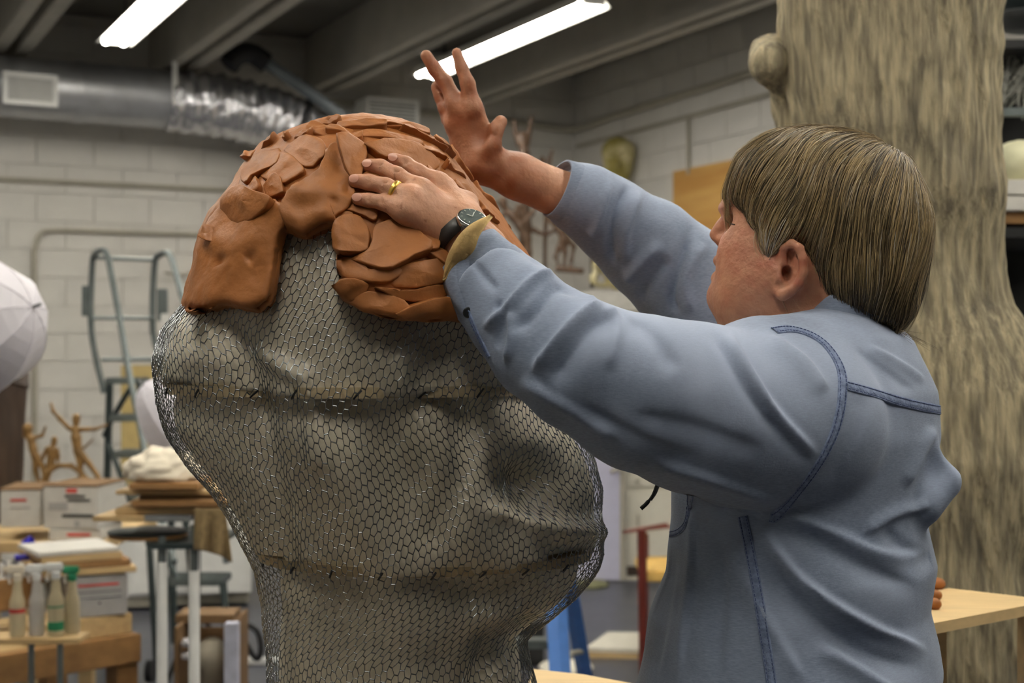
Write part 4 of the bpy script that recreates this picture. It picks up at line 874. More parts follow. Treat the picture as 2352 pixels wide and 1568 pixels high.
for i in pick:
    p = Vector(hv[hq[i]].mean(0)); n = Vector(hn[hq[i][0]]); sx_, sy_ = PX(np.array(p))
    if n.z < -.55: continue
    L_ = rg.uniform(.035, .085); lift = abs(rg.normal(0, .0016)) + .0006; stray = rg.random() < .04; wild = rg.normal(0, .25, 3) * (1.6 if stray else .45); pts = [p + n * lift * .3]
    grey = math.exp(-((sx_ - 1775) / 48) ** 2 - ((sy_ - 540) / 60) ** 2)
    sh = float(np.clip(.36 + .20 * math.sin(130 * p[0] + 70 * p[2]) * math.sin(110 * p[1] + 40 * p[2]) + rg.normal(0, .20) - .30 * (sy_ > 560) * min(1, (sy_ - 560) / 120) + .75 * grey + (.25 if stray else 0), .02, 1))  # lower strands darkened: shade under the hair painted into their colour
    for s_ in range(NP_ - 1):
        q = np.array(p); r = q - np.array(crown); dist = np.linalg.norm(r); r /= dist + 1e-6
        g_ = min(1, max(0, dist - .02) / .11); d_ = r * (1 - .35 * g_) + np.array([-.35 * (1 - g_) - .05, 0, -1.0 * g_ ** 1.3]) + .14 * np.sin(np.array([55 * q[0] + 30 * q[2], 48 * q[2] - 30 * q[1] + 2, 60 * q[1] + 40 * q[0] + 4])) + wild * .3
        d_ = Vector(d_); d_ = d_ - n * d_.dot(n)
        if d_.length < 1e-4: break
        d_.normalize(); p2_ = p + d_ * (L_ / (NP_ - 1)); h_ = htree.find_nearest(p2_, .03)
        if h_[0] is not None and (p2_ - h_[0]).length < .006 and h_[1].dot(n) > .72: p, n = h_[0], h_[1]; n = n.normalized()
        else: p = p2_ + Vector((0, 0, -.0008))
        pts.append(p + n * (lift * (1 + (2.5 * s_ / NP_ if stray else .3 * s_ / NP_))))
    ex, ey = PX(np.array(pts[-1]))
    if len(pts) < 5 or (poly_sd(np.array([ex]), np.array([ey]), EARP)[0] < 0 and pts[-1][1] < 1.69): continue
    if ex < 1728 and ey > 545: continue
    if ex < 1664: continue
    A = np.array(pts); k = len(A); T = np.gradient(A, axis=0); T /= np.linalg.norm(T, axis=1)[:, None] + 1e-9; b1 = np.cross(T, np.array(n)); b1 /= np.linalg.norm(b1, axis=1)[:, None] + 1e-9; b2 = np.cross(b1, T)
    rr = (.00042 + .00030 * rg.random()) * np.linspace(1.0, .25, k)[:, None] * np.clip(np.arange(k)[:, None] + .6, 0, 1)
    for c_, s2 in ((1, 0), (-.5, .866), (-.5, -.866)): SV.append(A + rr * (c_ * b1 + s2 * b2 * .6))
    for a in range(3):
        b = (a + 1) % 3; j = np.arange(k - 1); SF.append(np.stack([base + a * k + j, base + b * k + j, base + b * k + j + 1, base + a * k + j + 1], 1))
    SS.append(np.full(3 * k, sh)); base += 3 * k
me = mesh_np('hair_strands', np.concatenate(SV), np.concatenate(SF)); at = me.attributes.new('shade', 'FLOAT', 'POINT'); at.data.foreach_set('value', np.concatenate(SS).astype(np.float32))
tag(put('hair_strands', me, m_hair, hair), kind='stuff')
# ================================================================== BACKGROUND, THE SIDE WITH THE LADDER
m_lad = M('ladder_steel', (112, 120, 120), .4, metal=.6, var=.1); m_ladd = M('ladder_dark', (62, 72, 72), .45, metal=.4)
m_card = M('white_carton', (206, 203, 196), .7, var=.05); m_cardg = M('grey_carton', (168, 166, 164), .7, var=.06); m_brown = M('cardboard', (118, 90, 58), .75, var=.1)
m_ply = M('plywood', (198, 170, 124), .6, var=.12, scale=6, stretch=(1, 1, 6)); m_pine = M('pine', (190, 162, 116), .6, var=.12, scale=5, stretch=(1, 8, 8)); m_timber = M('timber', (146, 108, 64), .65, var=.16, scale=4, stretch=(1, 6, 6))
m_red = M('red_print', (196, 70, 60), .6); m_blk = M('black_print', (60, 58, 56), .6); m_grnp = M('green_print', (40, 132, 92), .5); m_cloth = M('cream_cloth', (226, 216, 196), .9, var=.06); m_burlap = M('burlap', (128, 108, 74), .9, var=.15, scale=60)
m_bronze = M('bronze_clay', (128, 98, 54), .5, var=.2, scale=30); m_dwood = M('dark_wood', (58, 44, 34), .6, var=.35, scale=8, stretch=(3, 3, .4), bump=.5, bscale=25); m_fab = M('umbrella_nylon', (222, 218, 226), .6, var=.02, sheen=.2)
m_blue = M('blue_plastic', (52, 46, 178), .35); m_grey = M('grey_plastic', (120, 122, 124), .5)
def pbox(name, x0, y0, x1, y1, d, thick, mat, rot=0.0, bev=.003, par=None, smooth=False):
    """box whose front face spans the given pixels at depth d"""
    a, b = W(x0, y0, d), W(x1, y1, d); c = (a + b) / 2; hw, hh = abs(b[0] - a[0]) / 2, abs(a[2] - b[2]) / 2; rm = Matrix.Rotation(rot, 3, 'Z')
    c = c + np.array(rm @ Vector((0, thick / 2, 0))); return MB().box(c, (hw, thick / 2, hh), rot, bev).build(name, mat, par)
def base_of(x, y, d): return W(x, y, d)
# ---- rolling warehouse ladder
LD = empty('rolling_ladder', 'grey steel rolling safety ladder with handrails standing by the block wall', 'ladder', W(380, 1500, 6.9) * [1, 1, 0])
T = lambda pts, r, nm, mat=m_lad, par=None: MB().tube(pts, r, 8).build(nm, mat, par if par is not None else LD, True)
T(spline([W(239, 903, 7.2), W(210, 761, 7.2), W(212, 610, 7.2), W(220, 582, 7.15), W(238, 575, 7.05), W(248, 590, 7.0)], 6) + [W(277, 742, 6.8), W(297, 860, 6.65), W(328, 1010, 6.5), W(352, 1130, 6.35), W(400, 1290, 6.1)], .016, 'handrail')
T(spline([W(385, 903, 7.2), W(352, 761, 7.2), W(355, 610, 7.2), W(366, 586, 7.15), W(386, 581, 7.05), W(396, 598, 7.0)], 6) + [W(424, 700, 6.85), W(460, 860, 6.6), W(490, 1010, 6.45), W(520, 1290, 6.1)], .016, 'handrail')
for a, b, y0, y1 in ((222, 356, 592, 597), (213, 354, 730, 731), (234, 374, 825, 824)): T([W(a, y0, 7.18), W(b, y1, 7.18)], .010, 'crossbar')
pbox('guard_plate', 187, 656, 210, 726, 7.2, .03, m_lad, par=LD); pbox('guard_plate', 360, 663, 383, 737, 7.2, .03, m_lad, par=LD); pbox('latch_bracket', 369, 720, 388, 757, 7.1, .02, m_white, par=LD)
for i, (a, b, y, d) in enumerate(((242, 322, 876, 6.95), (252, 335, 962, 6.8), (262, 362, 1045, 6.65), (295, 400, 1140, 6.5), (334, 440, 1246, 6.3), (378, 512, 1338, 6.1))):
    st = MB().box((W(a, y, d) + W(b, y, d)) / 2 + np.array([0, .09, 0]), ((b - a) / 2 * d / FPX, .10, .013), bev=.003).build('step', m_lad, LD)
    for q in range(5): MB().box((W(a, y, d) + W(b, y, d)) / 2 + np.array([0, .01 + .04 * q, .015]), ((b - a) / 2 * d / FPX, .005, .004)).build('tread', m_lad, st)
def fl(x, y, d): p = W(x, y, d); return np.array([p[0], p[1], 0.02])
T([W(252, 876, 7.2), fl(236, 1300, 7.2)], .019, 'leg', m_ladd); T([W(385, 876, 7.2), fl(400, 1300, 7.2)], .019, 'leg', m_ladd)
T([W(320, 876, 6.95), fl(360, 1500, 6.7)], .017, 'leg', m_ladd); T([W(512, 1338, 6.1), fl(535, 1500, 6.0)], .017, 'leg', m_ladd); T([W(380, 1338, 6.1), fl(372, 1500, 6.0)], .017, 'leg', m_ladd); T([W(420, 1140, 6.5), fl(470, 1500, 6.4)], .017, 'leg', m_ladd)
T([W(300, 890, 6.95), W(258, 960, 7.1), W(240, 1000, 7.2)], .014, 'brace', m_ladd); T([W(250, 1020, 7.1), W(300, 1150, 6.6)], .014, 'brace', m_ladd); T([W(340, 1180, 6.5), W(410, 1340, 6.1)], .014, 'brace', m_ladd)
for x, d in ((345, 6.35), (535, 6.0)):
    p = fl(x, 1500, d); MB().lathe(p + np.array([0, 0, .05]), [(.02, -.015), (.05, -.015), (.05, .015), (.02, .015)], 18, Matrix.Rotation(math.pi / 2, 3, 'Y')).build('caster', m_dark, LD, True)
# ---- tan board leaning on the wall, and a white cloth over a lamp behind the ladder
tag(pbox('leaning_board', 280, 838, 400, 1190, 9.0, .02, M('tan_board', (168, 148, 96), .6, var=.06), .3), 'tan hardboard sheet leaning against the wall behind the ladder', 'board')
# ---- photographic umbrellas
def brolly(name, label, c, R_, axis, cone, tilt, nr=8, stand=None, shaft=.3):
    o = empty(name, label, 'umbrella', c); ax_ = Vector(axis).normalized(); q = np.array(ax_.to_track_quat('Z', 'Y').to_matrix()); V_, F_ = [], []; NA, NR = nr * 6, 8
    for j in range(NR + 1):
        f = j / NR
        for i in range(NA):
            a = 2 * math.pi * i / NA; sc_ = (math.cos(math.pi / nr) / math.cos((a % (2 * math.pi / nr)) - math.pi / nr)) ** .8 * (1 - .05 * f * f * math.sin(a * nr / 2) ** 2) ; r = R_ * math.sin(f * 1.25) / math.sin(1.25) * sc_; h_ = -cone * (1 - math.cos(f * 1.25)) / (1 - math.cos(1.25)); V_.append(np.array(c) + q @ np.array([r * math.cos(a), r * math.sin(a), h_]))
    for j in range(NR):
        for i in range(NA): F_.append((j * NA + i, j * NA + (i + 1) % NA, (j + 1) * NA + (i + 1) % NA, (j + 1) * NA + i))
    cp = put('canopy', mesh_np('canopy', V_, F_, False), m_fab, o); md = cp.modifiers.new('t', 'SOLIDIFY'); md.thickness = .002
    for i in range(nr):
        a = 2 * math.pi * i / nr; MB().tube([np.array(c) + q @ np.array([R_ * math.sin(f * 1.25) / math.sin(1.25) * math.cos(a), R_ * math.sin(f * 1.25) / math.sin(1.25) * math.sin(a), -cone * (1 - math.cos(f * 1.25)) / (1 - math.cos(1.25)) + .002]) for f in np.linspace(0, 1, 8)], .0022, 5).build('rib', m_fab, o, True)
    MB().tube([np.array(c) + q @ np.array([0, 0, .03]), np.array(c) + q @ np.array([0, 0, -shaft])], .005, 6).build('shaft', m_grey, o, True)
    if stand is not None:
        e = np.array(c) + q @ np.array([0, 0, -shaft]); MB().tube([e, [e[0], e[1], .55], [e[0], e[1], .03]], .014, 8).build('stand', m_dark, o, True)
        for i in range(3): a = 2.1 * i; MB().tube([[e[0], e[1], .5], [e[0] + .32 * math.cos(a), e[1] + .32 * math.sin(a), .012]], .010, 6).build('leg', m_dark, o, True)
    return o
brolly('photo_umbrella', 'white photographic umbrella seen edge on beside the dark wooden post', W(74, 705, 3.9), .205, (.80, -.30, .22), .19, 0, stand=True)
brolly('photo_umbrella', 'white translucent photographic umbrella half hidden behind the wire form', W(330, 885, 5.4), .165, (-.5, -.35, .6), .26, 0, stand=True)
# ---- dark wooden carving at the picture's edge
V_, F_ = [], []; NA = 40; pz0, pz1 = .756, W(0, 842, 6.15)[2]; hs_ = np.linspace(pz0, pz1, 50)
for h_ in hs_:
    f = (h_ - pz0) / (pz1 - pz0); xr_ = W(36 + 20 * f, 900, 6.15)[0]; r0 = .14
    for i in range(NA):
        a = 2 * math.pi * i / NA; p = np.array([math.cos(a), math.sin(a), h_ * 3]); r = r0 + .010 * float(fbm(p * np.array([1, 1, .3]), 2.2, 3))
        V_.append([xr_ - r0 + r * math.cos(a), 6.2 + r * .7 * math.sin(a), h_ - (.05 * math.cos(a) + .03 if f > .97 else 0)])
for j in range(len(hs_) - 1):
    for i in range(NA): F_.append((j * NA + i, j * NA + (i + 1) % NA, (j + 1) * NA + (i + 1) % NA, (j + 1) * NA + i))
n_ = len(V_); V_.append(list(np.mean(V_[-NA:], 0))); F_ += [(n_ - NA + i, n_ - NA + (i + 1) % NA, n_, n_) for i in range(NA)]
me = bpy.data.meshes.new('wooden_post'); me.from_pydata([list(map(float, v)) for v in V_], [], [f if f[2] != f[3] else f[:3] for f in F_]); me.update()
for p_ in me.polygons: p_.use_smooth = True
tag(put('wooden_post', me, m_dwood), 'dark rough wooden post standing on the back table below the white umbrella', 'post')
# ---- trio of dancing figures
dan = empty('dancers_sculpture', 'small bronze coloured sculpture of three dancing figures on an arched base', 'sculpture', W(140, 1112, 6.0))
def fig(name, chains, par, d, h=.004, mat=m_bronze, k=.008):
    P = [[(W(x, y, d + (dz if len(q) > 3 else 0)), r * d / FPX) for q in ch for x, y, r, dz in [(*q, 0) if len(q) == 3 else q]] for ch in chains]
    al = np.array([p for ch in P for p, r in ch]); m = .05; f = Field(al.min(0) - m, al.max(0) + m, h)
    for ch in P: f.chain([p for p, r in ch], [r for p, r in ch], k)
    v, q = f.mesh(); return put(name, mesh_np(name, v, q), mat, par)
fig('figure', [[(176, 958, 9), (175, 966, 9)], [(175, 972, 5), (173, 985, 8), (175, 1005, 11), (179, 1034, 10)], [(160, 984, 6), (138, 962, 5), (122, 944, 4), (117, 926, 3)], [(186, 986, 6), (219, 985, 4), (246, 975, 3)], [(182, 1036, 9), (204, 1064, 7), (227, 1096, 5), (214, 1108, 4)], [(178, 1036, 9), (184, 1062, 7), (186, 1106, 5)], [(194, 1028, 3), (214, 1008, 2)]], dan, 6.0)
fig('figure', [[(125, 1008, 7), (124, 1016, 7)], [(122, 1022, 4), (119, 1032, 10), (118, 1050, 9), (116, 1064, 9)], [(108, 1030, 5), (100, 1046, 4), (99, 1056, 3)], [(131, 1032, 5), (134, 1048, 4), (133, 1060, 3)], [(114, 1066, 7), (106, 1085, 6), (101, 1108, 5)], [(119, 1066, 7), (112, 1088, 5), (108, 1108, 4)]], dan, 6.05)
fig('figure', [[(64, 982, 11), (63, 990, 10)], [(67, 996, 6), (70, 1006, 9), (76, 1030, 9), (80, 1046, 9)], [(76, 1005, 5), (97, 1000, 4), (105, 980, 3)], [(64, 1004, 4), (54, 1000, 3)], [(82, 1048, 8), (82, 1080, 6), (90, 1110, 4)], [(84, 1048, 8), (97, 1068, 6), (102, 1090, 5)]], dan, 6.05)
fig('arched_base', [[(98, 1110, 7), (106, 1086, 6), (133, 1069, 6), (163, 1069, 6), (186, 1084, 6), (206, 1110, 6)], [(145, 1112, 8), (190, 1104, 12), (225, 1112, 8)], [(60, 1114, 5), (230, 1114, 5)]], dan, 6.0)
# ---- tables under the cartons
def table(name, label, x0, x1, y, d, depth, mat, th=.04, z=None):
    a, b = W(x0, y, d), W(x1, y, d); z = a[2]; t = empty(name, label, 'table', (float((a[0] + b[0]) / 2), d + depth / 2, 0)); c = np.array([(a[0] + b[0]) / 2, d + depth / 2, z - th / 2])
    MB().box(c, ((b[0] - a[0]) / 2, depth / 2, th / 2), bev=.003).build('table_top', mat, t)
    for sx_ in (a[0] + .05, b[0] - .30):
        for sy_ in (d + .05, d + depth - .05): MB().box([sx_, sy_, (z - th) / 2], (.03, .03, (z - th) / 2)).build('leg', mat, t)
    return t
table('back_table', 'plain plywood table carrying the white cartons and the dancing figures', -220, 236, 1246, 5.55, .85, m_ply)
def carton(label, x0, y0, x1, y1, d, th, rot, mat, prints=(), lid=None, group='white cartons on the back table'):
    o = empty('carton', label, 'box', W((x0 + x1) / 2, y1, d), group); pbox('carton_body', x0, y0, x1, y1, d, th, mat, rot, .003, o)
    dirx = np.array([math.cos(rot), math.sin(rot), 0]); nrm = np.array([math.sin(rot), -math.cos(rot), 0]); c = (W(x0, y0, d) + W(x1, y1, d)) / 2; hw, hh = (x1 - x0) / 2 * d / FPX, (y1 - y0) / 2 * d / FPX
    for (u0, v0, u1, v1, m) in prints:
        p = c + dirx * hw * (u0 + u1) / 2 + np.array([0, 0, -hh * (v0 + v1) / 2]) + nrm * .0012; MB().box(p, (hw * (u1 - u0) / 2, .0008, hh * (v1 - v0) / 2), rot).build('print', m, o)
    if lid: MB().box(c + np.array([0, 0, hh + .004]) - nrm * th / 2, (hw * 1.01, th / 2, .004), rot).build('lid', lid, o)
    return o
carton('white carton with red and black print in front of the dancing figures', 97, 1118, 226, 1214, 5.6, .3, -.10, m_card, [(-.15, -.92, .25, -.72, m_red), (-.2, -.62, .55, -.5, m_blk), (-.1, -.42, .75, -.3, m_blk), (-.8, -.25, -.1, .12, m_cardg), (-.3, .30, .85, .46, m_blk), (.15, .62, .35, .9, m_cardg)], m_brown)
carton('white carton with faint red print beside the dark wooden post', 2, 1126, 92, 1210, 5.62, .3, .12, m_card, [(-.5, -.55, .3, -.4, m_red), (-.5, -.1, .5, 0, m_cardg)], m_brown)
carton('flat white carton with red lettering under the larger printed carton', 112, 1215, 232, 1241, 5.6, .3, 0, m_card, [(-.3, -.3, .6, .2, m_red)])
# ---- low work bench with its timber edge
bz = .49; bL, bR = on_z(-140, 1528, bz), on_z(325, 1455, bz); dv = (bR - bL); bl = np.linalg.norm(dv); bang = math.atan2(dv[1], dv[0]); nb = np.array([-math.sin(bang), math.cos(bang), 0])
bench = empty('work_bench', 'low wooden work bench with a thick timber edge, cluttered with bottles', 'bench', (bL + bR) / 2 * [1, 1, 0] + nb * .3)
MB().box((bL + bR) / 2 + nb * .03 - np.array([0, 0, .05]), (bl / 2, .03, .05), bang, .004).build('edge_beam', m_timber, bench)
for i in range(4): MB().box((bL + bR) / 2 + nb * (.06 + .07 + .145 * i) - np.array([0, 0, .02]), (bl / 2 - .01, .070, .02), bang, .003).build('plank', m_pine, bench)
for f in (.06, .94):
    for g_ in (.06, .58): p = bL + dv * f + nb * g_; MB().box([p[0], p[1], .22], (.04, .04, .22), bang).build('leg', m_timber, bench)
def on_bench(px, py, h=0): return on_z(px, py, bz + h)
def bdepth(px, py, h=0): return float(on_bench(px, py, h)[1])
blk = on_bench(195, 1470); tag(MB().box(blk + nb * .10 + np.array([0, 0, .035]), (.19, .09, .035), bang, .003).build('timber_block', m_pine), 'short pale timber block on the bench below the grey carton', 'wood block')
gd = float(blk[1]) + .06; carton('grey carton with faded red print under the stack of boards', 160, 1322, 292, 805 + (1.5 - .562) * FPX / gd, gd, .26, bang * .6, m_cardg, [(-.7, -.62, .7, -.5, m_red), (-.8, -.25, .8, -.18, m_grey), (-.8, .05, .8, .11, m_grey), (.0, .3, .08, .4, m_blk)], None, None)
zc = W(200, 1322, gd)[2]
for i, (x0, x1, y0, y1, m, lb) in enumerate(((105, 312, 1306, 1320, m_ply, 'plywood board lowest in the stack on the grey carton'), (100, 300, 1290, 1305, m_timber, 'darker board second from the bottom of the bench stack'), (98, 282, 1274, 1289, m_ply, 'board third in the stack under the printed pad'), (88, 278, 1262, 1273, m_card, 'white printed pad lying on top of the bench stack'))):
    tag(pbox('board', x0, y0, x1, y1, gd - .02, .28, m, bang * .6 + .05 * (i - 1)), lb, 'board', 'boards stacked on the grey carton')
# bottles
def bottle(x, yb, d, mat, head, label, bands=(), s=1.0, z=None):
    p = W(x, yb, d); p = p if z is None else np.array([p[0], p[1], z]); o = empty('spray_bottle', label, 'bottle', p, 'spray bottles on the bench')
    MB().lathe(p, [(.023 * s, 0), (.027 * s, .004), (.027 * s, .11 * s), (.026 * s, .125 * s), (.018 * s, .150 * s), (.014 * s, .185 * s), (.013 * s, .20 * s)], 20).build('bottle_body', mat, o, True)
    MB().lathe(p + np.array([0, 0, .195 * s]), [(.016 * s, 0), (.017 * s, .022 * s), (.010 * s, .026 * s)], 14).build('collar_nut', head, o, True)
    hd_ = MB(); hd_.box(p + np.array([-.006 * s, 0, .235 * s]), (.030 * s, .011 * s, .014 * s), .2, .004); hd_.box(p + np.array([-.040 * s, 0, .236 * s]), (.010 * s, .007 * s, .007 * s), .2, .002); hd_.build('spray_head', head, o, True)
    MB().tube([p + np.array([-.018 * s, 0, .225 * s]), p + np.array([-.030 * s, 0, .205 * s]), p + np.array([-.026 * s, 0, .185 * s])], .004 * s, 6).build('trigger', m_white, o, True)
    for z0, z1, m in bands: MB().lathe(p + np.array([0, 0, z0 * s]), [(.0275 * s, 0), (.0275 * s, (z1 - z0) * s)], 20).build('label_band', m, o, True)
    return o
m_btl = M('bottle_plastic', (206, 192, 158), .35, var=.04, trans=.2); m_btw = M('bottle_white', (206, 202, 196), .35, var=.03, trans=.2)
shz = float(W(0, 1466, 4.45)[2]); shf = empty('bottle_shelf', 'narrow ledge on two grey steel posts holding the spray bottles', 'shelf', W(85, 1466, 4.5) * [1, 1, 0])
MB().box([float(W(85, 1466, 4.5)[0]), 4.5, shz - .008], (.15, .06, .008), bev=.002).build('ledge', m_pine, shf)
for x in (72, 138): p = W(x, 1470, 4.46); MB().tube([[p[0], p[1], shz - .016], [p[0], p[1], 0]], .010, 8).build('post', m_lad, shf, True)
bottle(40, 1466, 4.48, m_btl, m_cloth, 'clear yellowish spray bottle with a red label strip and cream head', [(.085, .10, m_red)], .90, shz)
bottle(84, 1466, 4.5, m_btw, m_white, 'plain white spray bottle between the red and green labelled ones', [], .90, shz)
bottle(128, 1466, 4.5, m_btl, m_white, 'cream spray bottle with a green label', [(.098, .104, m_grnp), (.02, .05, m_grnp)], .92, shz)
bottle(166, 1466, 4.535, m_btl, m_grnp, 'spray bottle with a dark green head at the end of the row', [], .86, shz)
jz = zc - .02
for x, y, m, lb in ((60, 1300, m_blue, 'blue plastic scoop lying sideways among the bench clutter'),):
    p = on_bench(x, 1440); s_ = empty('scoop', lb, 'scoop', p); MB().tube([W(36, 1281, p[1]), W(74, 1277, p[1])], .012, 10).build('scoop_handle', m_blue, s_, True); MB().lathe(W(66, 1248, p[1]), [(.018, -.02), (.026, .015), (.024, .016), (.016, -.016)], 16, Matrix.Rotation(1.2, 3, 'Y')).build('scoop_bowl', m_blue, s_, True); MB().tube([W(66, 1248, p[1]), W(60, 1279, p[1])], .007, 8).build('scoop_neck', m_blue, s_, True)
tray = empty('clutter_bin', 'wooden tool bin full of small jars beside the scoop', 'bin', on_bench(20, 1470)); td = float(on_bench(30, 1470)[1])
pbox('bin_front', -60, 1330, 108, 1400, td + .03, .02, m_timber, bang, par=tray); pbox('bin_back', -60, 1300, 120, 1400, td + .25, .02, m_timber, bang, par=tray); pbox('bin_floor', -60, 1396, 110, 1402, td + .05, .2, m_timber, bang, par=tray)
for i in range(10):
    x = -10 + 14 * i + random.uniform(-4, 4); d = td + .09 + .13 * random.random(); h_ = random.uniform(.10, .17); p = W(x, 1398, d); m = random.choice((m_white, m_steel, m_btl, m_cardg, m_white)); t = empty('jar', random.choice(('small pale jar among the crowded pots in the tool bin', 'small metal pot among the crowded jars in the tool bin')), 'jar', p, 'jars in the tool bin')
    t['label'] = 'small pale or metal pot among the crowded jars in the tool bin'
    r = random.uniform(.012, .02); MB().lathe(p, [(r, 0), (r * 1.05, h_ * .7), (r * .6, h_ * .8), (r * .6, h_ * .9)], 12).build('jar_body', m, t, True); MB().lathe(p + np.array([0, 0, h_ * .88]), [(r * .75, 0), (r * .75, h_ * .16)], 12).build('jar_cap', random.choice((m_white, m_red, m_white)), t, True)
# ---- modelling stand with stacked boards, turntable and cloth
SDp = 4.15
std = empty('modelling_stand', 'sculptor stand on white pipe legs with a dark round turntable top', 'stand', W(405, 1500, SDp) * [1, 1, 0])
for x, y0, y1 in ((372, 1232, 1290), (446, 1205, 1310)):
    p = W(x, y0, SDp); q = W(x, y1, SDp); MB().tube([p, q], .011, 10).build('inner_post', m_lad, std, True); MB().tube([q, [q[0], q[1], .0]], .0165, 12).build('pipe_leg', m_white, std, True)
for x in (372, 446): q = W(x, 1300, SDp + .3); MB().tube([[q[0], q[1], W(0, 1235, SDp)[2]], [q[0], q[1], 0]], .0165, 12).build('pipe_leg', m_white, std, True)
tcx = W(340, 1222, SDp + .15); MB().lathe(tcx, [(.115, 0), (.120, .001), (.120, .004), (.118, .005)], 40).build('turntable', m_ladd, std, True); MB().lathe(tcx - np.array([0, 0, .012]), [(.116, 0), (.117, .009)], 40).build('turntable_rim', m_timber, std, True)
MB().box([(W(360, 1, SDp)[0] + W(446, 1, SDp)[0]) / 2 + .02, SDp + .15, tcx[2] - .02], (.10, .17, .008)).build('top_plate', m_ladd, std)
def lb(name, x0, x1, y0, y1, d, th, rot, mat, label): return tag(pbox(name, x0, y0, x1, y1, d, th, mat, rot), label, 'board', 'boards piled on the modelling stand')
lb('board', 210, 330, 1186, 1198, SDp - .02, .22, -.06, m_pine, 'pale board end sticking out over the turntable'); lb('board', 330, 438, 1184, 1198, SDp - .01, .2, .03, m_grey, 'grey board lying on the turntable')
lb('board', 266, 500, 1166, 1182, SDp + .02, .32, .04, m_ply, 'wide plywood board above the turntable'); lb('board', 300, 528, 1150, 1164, SDp - .02, .3, -.03, m_timber, 'orange brown edged board second up on the stand'); lb('board', 320, 505, 1137, 1149, SDp + .03, .28, .05, m_brown, 'dark brown board in the middle of the pile'); lb('board', 264, 500, 1126, 1136, SDp + .02, .28, -.02, m_ply, 'thin plywood board second from the top of the pile'); lb('board', 296, 455, 1110, 1125, SDp - .03, .26, .03, m_timber, 'brown drawing board on top of the pile under the cloth')
def cloth(name, cx, cy, d, rx, ry, rz, mat, label, cat='cloth', seed=1, amp=.3):
    V_, F_ = [], []; NA, NB = 48, 26; c = W(cx, cy, d)
    for j in range(NB + 1):
        ph = -math.pi / 2 + math.pi * j / NB
        for i in range(NA):
            a = 2 * math.pi * i / NA; n_ = np.array([math.cos(a) * math.cos(ph), math.sin(a) * math.cos(ph), math.sin(ph)]); rd = abs(float(vnoise(n_ + seed, 2.3))); f = 1 - amp * (1 - rd) * .6 + .12 * float(vnoise(n_ + seed * 3, 5)); q = n_ * f * np.array([rx, ry, rz])
            if q[2] < -.35 * rz: q[2] = -.35 * rz
            V_.append(c + q)
    for j in range(NB):
        for i in range(NA): F_.append((j * NA + i, j * NA + (i + 1) % NA, (j + 1) * NA + (i + 1) % NA, (j + 1) * NA + i))
    o = put(name, mesh_np(name, V_, F_), mat); return tag(o, label, cat)
cc = cloth('cloth_bundle', 372, 1080, SDp + .08, .125, .11, .075, m_cloth, 'crumpled cream cloth bundle lying on the piled boards', seed=2)
# cloth hanging from the boards
V_, F_ = [], []; NA, NB = 16, 18; 
for j in range(NB + 1):
    for i in range(NA + 1):
        x = 446 + 72 * i / NA + 16 * (j / NB) * (i / NA); y = 1168 + (95 + 28 * (i / NA) ** 2) * j / NB; V_.append(W(x, y, SDp - .035 + .018 * math.sin(i * .9 + j * .12) * j / NB))
for j in range(NB):
    for i in range(NA): F_.append((j * (NA + 1) + i, j * (NA + 1) + i + 1, (j + 1) * (NA + 1) + i + 1, (j + 1) * (NA + 1) + i))
hc_ = put('hanging_cloth', mesh_np('hanging_cloth', V_, F_), m_burlap); hc_.modifiers.new('t', 'SOLIDIFY').thickness = .003; tag(hc_, 'brown burlap cloth hanging down from the piled boards', 'cloth')
# ---- white cabinet by the wall, tool box, open carton and odds and ends on the floor
cab = empty('storage_cabinet', 'long low white cabinet with sliding doors behind the steel ladder', 'cabinet', W(420, 1390, 8.2) * [1, 1, 0])
CB = 8.2
def cabp(nm, x0, y0, x1, y1, dd, th, m=m_white): return pbox(nm, x0, y0, x1, y1, CB + dd, th, m, .25, .004, cab)
cabp('body', 190, 1140, 575, 1368, .03, .45); cabp('door', 300, 1150, 430, 1362, 0, .025); cabp('door', 434, 1150, 568, 1362, .0, .025); cabp('plinth', 200, 1368, 570, 1391, .06, .38, m_conduit); cabp('top', 185, 1130, 580, 1142, 0, .5)
crt = empty('open_carton', 'open brown cardboard carton holding a pale plaster cast on the floor', 'box', W(465, 1600, 4.9) * [1, 1, 0]); OD = 4.9
zb = 0.02
def obx(nm, x0, y0, x1, y1, d, th, m, par): return pbox(nm, x0, y0, x1, y1, d, th, m, 0, .002, par)
obx('box_wall', 400, 1440, 409, 1790, OD, .35, m_brown, crt); obx('box_wall', 518, 1440, 527, 1790, OD, .35, m_brown, crt); obx('box_wall', 402, 1440, 526, 1790, OD + .34, .01, m_brown, crt); obx('box_floor', 402, 1780, 526, 1788, OD, .35, m_brown, crt); obx('box_flap', 402, 1412, 535, 1432, OD + .1, .15, m_brown, crt); obx('box_wall', 402, 1600, 526, 1790, OD, .01, m_brown, crt)
pc = Field(W(440, 1720, OD) + [-.02, -.0, -.05], W(515, 1440, OD) + [.06, .30, .05], .006); pc.ell(W(487, 1510, OD + .15), (.062, .06, .075), .01); pc.cap(W(487, 1540, OD + .15), W(485, 1640, OD + .15), .045, .06, .03); v, q = pc.mesh(); tag(put('plaster_cast', mesh_np('plaster_cast', v, q), M('plaster', (176, 168, 150), .7)), 'rounded pale plaster cast standing inside the open carton', 'plaster cast')
for y in (1475, 1505): tag(MB().lathe(W(428, y, OD + .02), [(.012, -.012), (.022, -.010), (.024, 0), (.018, .012), (.006, .016)], 16).build('foil_ball', m_foil, None, True), 'shiny foil knob at the open carton, %s of the two' % ('upper' if y < 1490 else 'lower'), 'foil ball')
tag(obx('slim_box', 514, 1432, 545, 1790, OD - .1, .05, M('white_blue_box', (196, 198, 214), .5), None), 'tall slim white and blue box standing beside the open carton', 'box')
